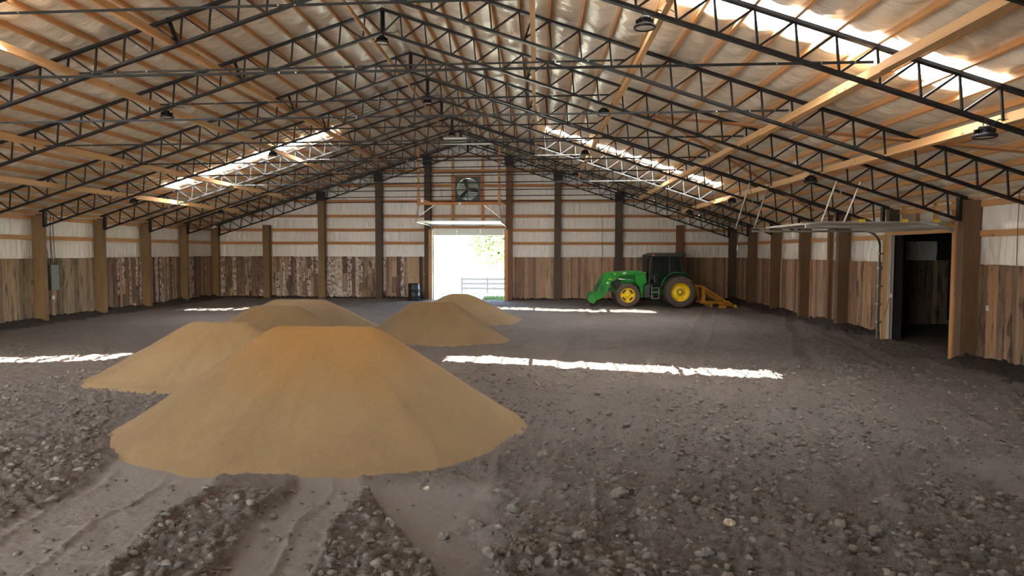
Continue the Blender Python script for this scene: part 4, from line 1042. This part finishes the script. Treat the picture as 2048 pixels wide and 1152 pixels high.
a = T2(150, 180); b2 = T2(140, 430); MB().add([(a[0], .36, a[1]), (a[0], 1.70, a[1]), (b2[0], 1.70, b2[1]), (b2[0], .36, b2[1]), (a[0] + .01, .36, a[1]), (a[0] + .01, 1.70, a[1]), (b2[0] + .01, 1.70, b2[1]), (b2[0] + .01, .36, b2[1])], [(0, 1, 2, 3), (7, 6, 5, 4), (0, 4, 5, 1), (2, 6, 7, 3)]).build('windscreen', M['cab_glass'], tr)
a = T2(655, 182); b2 = T2(700, 430); MB().add([(a[0], .36, a[1]), (a[0], 1.70, a[1]), (b2[0], 1.70, b2[1]), (b2[0], .36, b2[1]), (a[0] + .01, .36, a[1]), (a[0] + .01, 1.70, a[1]), (b2[0] + .01, 1.70, b2[1]), (b2[0] + .01, .36, b2[1])], [(0, 1, 2, 3), (7, 6, 5, 4), (0, 4, 5, 1), (2, 6, 7, 3)]).build('rear_window', M['cab_glass'], tr)
mb = MB(); mb.prism(TP([(150, 600), (300, 690), (470, 520), (700, 440), (700, 620), (300, 720), (150, 700)], T2), .5, 1.56); mb.build('cab_floor', M['black_plastic'], tr)
mb = MB(); mb.prism(TP([(400, 520), (540, 510), (545, 470), (410, 480)], T2), .78, 1.28); mb.prism(TP([(520, 480), (555, 480), (575, 280), (545, 275)], T2), .78, 1.28); mb.build('driver_seat', M['seat'], tr, bevel=.03)
c = Vector((T2(300, 400)[0], 1.03, T2(300, 400)[1])); pts = [c + Vector((.07 * math.cos(t), .17 * math.sin(t), .15 * math.cos(t))) for t in np.linspace(0, 2 * PI, 17)]
MB().tube([tuple(p_) for p_ in pts], .015).cyl(tuple(c), (c.x - .25, c.y, c.z - .35), .025).build('steering_wheel', M['black_plastic'], tr)
# fenders
for y0, y1 in ((.18, .62), (1.44, 1.88)):
    mb = MB(); vs = []; arc = [(320, 690), (335, 610), (390, 520), (460, 460), (550, 428), (640, 420), (720, 440), (780, 475), (850, 520)]
    o_ = TP(arc, T2); ii = TP([(335, 690), (352, 615), (405, 532), (470, 475), (555, 444), (640, 437), (715, 456), (770, 490), (845, 535)], T2); n = len(arc)
    for q in (y0, y1):
        vs += [(x, q, z) for x, z in o_] + [(x, q, z) for x, z in ii]
    fs = []
    for i in range(n - 1): fs += [(i, i + 1, n + i + 1, n + i), (2 * n + i, 3 * n + i, 3 * n + i + 1, 2 * n + i + 1), (i, 2 * n + i, 2 * n + i + 1, i + 1), (n + i, n + i + 1, 3 * n + i + 1, 3 * n + i)]
    fs += [(0, n, 3 * n, 2 * n), (n - 1, 3 * n - 1, 4 * n - 1, 2 * n - 1)]; mb.add(vs, fs); mb.build('fender', M['green_dark'], tr, smooth=False)
a = T1(1042, 195); b2 = T1(1042, 430); MB().cyl((a[0], .62, a[1]), (b2[0], .62, b2[1]), .055, n=16).cyl((a[0] - .04, .62, a[1] + .03), (a[0] + .02, .62, a[1] - .1), .06, n=16).build('exhaust_stack', M['black_plastic'], tr)
a = T1(1030, 170); b2 = T1(1110, 185); MB().tube([(a[0], .1, a[1]), (b2[0] + .1, .3, b2[1])], .012).box(a[0] - .03, a[0] + .02, .02, .16, a[1] - .12, a[1]).build('mirror', M['black_plastic'], tr)
mb = MB(); c = T1(1215, 545); mb.cyl((c[0], .29, c[1] + .16), (c[0] + .02, .29, c[1] - .12), .01); 
mb.build('grab_handle', M['chrome'], tr)
mb = MB(); mb.beam((.35, .85, .55), (.95, .85, .45), .05, .05).beam((.35, 1.2, .55), (.95, 1.2, .45), .05, .05).beam((.3, 1.03, 1.05), (.8, 1.03, .98), .045, .045); mb.build('three_point_hitch', M['black_plastic'], tr)

# box scraper behind the tractor
bs = empty('box_scraper', (8.0, 30.5, .02)); tag(bs, 'worn ochre yellow scraper implement hitched behind the tractor', 'scraper'); off = Vector((6.15 - 8.0, 29.9 - 30.5, 0))
def part(name, mb, mt=None, bev=.006): q = mb.build(name, mt or M['ochre'], bs, bevel=bev); q.location = off; return q
for y in (.55, 1.45):
    part('mast_plate', MB().prism(TP([(918, 645), (960, 650), (990, 835), (945, 835)], T2), y, y + .03)); part('mast_upright', MB().prism(TP([(1035, 665), (1088, 665), (1085, 915), (1025, 915)], T2), y, y + .07))
    a = T2(1080, 690); b2 = T2(1430, 915); part('diagonal_brace', MB().beam((a[0], y + .03, a[1]), (b2[0], y + .03, b2[1]), .05, .06))
    a = T2(1085, 760); b2 = T2(1350, 915); part('inner_brace', MB().beam((a[0], y + .03, a[1]), (b2[0], y + .03, b2[1]), .03, .04))
    a = T2(1010, 930); b2 = T2(1445, 940); part('bottom_rail', MB().beam((a[0], y + .03, a[1]), (b2[0], y + .03, b2[1]), .09, .1))
part('top_bar', MB().prism(TP([(930, 650), (1060, 655), (1060, 685), (930, 678)], T2), .58, 1.5))
a = T2(1430, 940); part('cross_beam', MB().box(a[0] - .08, a[0] + .08, -.1, 2.0, a[1] - .07, a[1] + .06))
a = T2(1320, 940); part('front_beam', MB().box(a[0] - .05, a[0] + .05, .0, 1.95, a[1] - .05, a[1] + .04))
for y in (.05, 1.85): part('side_plate', MB().prism(TP([(1258, 965), (1390, 965), (1378, 1015), (1262, 1015)], T2), y, y + .03))
for y in (.3, .7, 1.1, 1.5): part('ripper_shank', MB().prism(TP([(1160, 945), (1195, 945), (1170, 1008), (1145, 1008)], T2), y, y + .03))
part('rear_hitch_plate', MB().prism(TP([(1440, 925), (1500, 905), (1560, 960), (1575, 1000), (1480, 995)], T2), .9, 1.0)); part('rear_blade', MB().prism(TP([(1470, 960), (1530, 950), (1565, 1000), (1500, 1008)], T2), .0, 1.9))

# ------------------------------------------------------------------ outdoors beyond both ends
gx, gy = np.meshgrid(np.linspace(-90, 90, 60), np.linspace(YB + .0, 130, 50), indexing='ij')
gz = -.03 - .055 * np.clip(gy - 38, 0, 30) + .0 * gx
o = fastmesh('ground', np.stack([gx, gy, gz], -1).reshape(-1, 3), gridfaces(60, 50), M['grass']); tag(o, kind='structure')
o = MB().box(-80, 80, -70, YF - .1, -.5, -.04).build('ground', M['gravel']); tag(o, kind='structure')
fn = empty('rail_fence', (0, 56, -1.0)); tag(fn, 'three-rail fence seen through the open back doorway', 'fence')
fz = -.03 - .055 * 18
for x in np.arange(-6.35, 6, 2.1): MB().box(x - .07, x + .07, -.07, .07, 0, 1.35).build('fence_post', M['fence'], fn).location = (0, 0, 0)
for z in (.45, .85, 1.22): MB().box(-6.45, 6, -.1, -.07, z - .10, z + .10).build('rail', M['fence'], fn)
def tree(x, y, z, h, w, n, lab, seed):
    t = empty('tree', (x, y, z)); tag(t, lab, 'tree', 'trees beyond the back doorway')
    mb = MB().cyl((0, 0, -.3), (.1, 0, h * .55), .22, .1, 10); r = random.Random(seed)
    for i in range(6): a = r.uniform(0, 6.28); mb.cyl((0, 0, h * r.uniform(.25, .5)), (math.cos(a) * w * .6, math.sin(a) * w * .6, h * r.uniform(.5, .85)), .07, .03, 6)
    mb.build('trunk', M['bark'], t)
    R_ = np.random.RandomState(seed); c = R_.normal(size=(14, 3)); c /= np.linalg.norm(c, axis=1)[:, None]; c = c * [w * .6, w * .6, h * .26] * R_.uniform(.4, 1, (14, 1)) + [0, 0, h * .62]
    k = R_.randint(14, size=n); p = c[k] + R_.normal(size=(n, 3)) * w * .24; u = R_.normal(size=(n, 3)); u /= np.linalg.norm(u, axis=1)[:, None]; v = np.cross(u, R_.normal(size=(n, 3))); v /= np.linalg.norm(v, axis=1)[:, None]
    s = .16; V = np.stack([p - u * s, p + v * s * .6, p + u * s, p - v * s * .6], 1).reshape(-1, 3); F = np.arange(n * 4).reshape(-1, 4)
    fastmesh('foliage', V, F, M['leaf'], t, smooth=False)
tree(-4.2, 64, -1.6, 9.5, 3.6, 7000, 'leafy tree right of centre through the back doorway', 1)
tree(-1.2, 72, -1.7, 8.5, 3., 3500, 'tree at the right edge of the back doorway', 4)
V = []; r = np.random.RandomState(3); n = 1500
px_ = r.uniform(DX1 - 1.2, DX1 + .3, n); py_ = r.uniform(YB + .4, YB + 2.2, n); hh_ = r.uniform(.08, .32, n); a_ = r.uniform(0, 6.28, n)
P0 = np.stack([px_, py_, -.04 + 0 * px_], -1); w_ = np.stack([np.cos(a_), np.sin(a_), 0 * a_], -1) * .012; tip = P0 + np.stack([r.normal(0, .05, n), r.normal(0, .05, n), hh_], -1)
V = np.stack([P0 - w_, P0 + w_, tip], 1).reshape(-1, 3); o = fastmesh('grass_tuft', V, np.arange(n * 3).reshape(-1, 3), M['leaf'], smooth=False); tag(o, 'tuft of green grass outside the right jamb of the back doorway', 'grass', kind='stuff')

# ------------------------------------------------------------------ light
sun = bpy.data.lights.new('sun', 'SUN'); sun.energy = 42.0; sun.angle = .009; sun.color = (1, .955, .88)
so = bpy.data.objects.new('sun', sun); COL.objects.link(so); so.rotation_euler = Vector((-.33, .76, -1)).to_track_quat('-Z', 'Y').to_euler()
w = bpy.data.worlds.new('world'); SC.world = w; w.use_nodes = True; nt = w.node_tree; bg = nt.nodes['Background']
sk = nt.nodes.new('ShaderNodeTexSky'); sk.sky_type = 'NISHITA'; sk.sun_disc = False; sk.sun_elevation = math.radians(50); sk.sun_rotation = math.atan2(.33, -.76); sk.air_density = 1.; sk.dust_density = 3.5; sk.ozone_density = 1.
nt.links.new(sk.outputs[0], bg.inputs['Color']); bg.inputs['Strength'].default_value = 1.0
def portal(loc, rot, sx, sy):
    l = bpy.data.lights.new('portal', 'AREA'); l.shape = 'RECTANGLE'; l.size = sx; l.size_y = sy; l.cycles.is_portal = True
    o = bpy.data.objects.new('portal', l); COL.objects.link(o); o.location = loc; o.rotation_euler = rot
portal(((FO[0] + FO[1]) / 2, YF - .1, FO[2] / 2), (PI / 2, 0, 0), FO[1] - FO[0], FO[2])
portal(((DX0 + DX1) / 2, YB + .2, 1.65), (-PI / 2, 0, 0), DX1 - DX0, 3.3)

# ------------------------------------------------------------------ camera
cam = bpy.data.cameras.new('camera'); cam.sensor_width = 36; cam.lens = 36 * 1366 / 2048; cam.clip_start = .05; cam.clip_end = 400
co = bpy.data.objects.new('camera', cam); COL.objects.link(co)
co.matrix_world = Matrix.Translation((0, 0, 2.45)) @ Matrix.Rotation(.0398, 4, 'Z') @ Matrix.Rotation(PI / 2 - .0527, 4, 'X') @ Matrix.Rotation(.0024, 4, 'Z')
SC.camera = co
SC.view_settings.view_transform = 'Standard'; SC.view_settings.look = 'None'; SC.view_settings.gamma = 1; SC.view_settings.use_curve_mapping = False
SC.view_settings.exposure = 1.98
SC.cycles.use_denoising = True
SC.cycles.max_bounces = 9; SC.cycles.diffuse_bounces = 7; SC.cycles.glossy_bounces = 3; SC.cycles.transparent_max_bounces = 12; SC.cycles.transmission_bounces = 6
SC.cycles.sample_clamp_indirect = 8; SC.cycles.caustics_reflective = False; SC.cycles.caustics_refractive = False
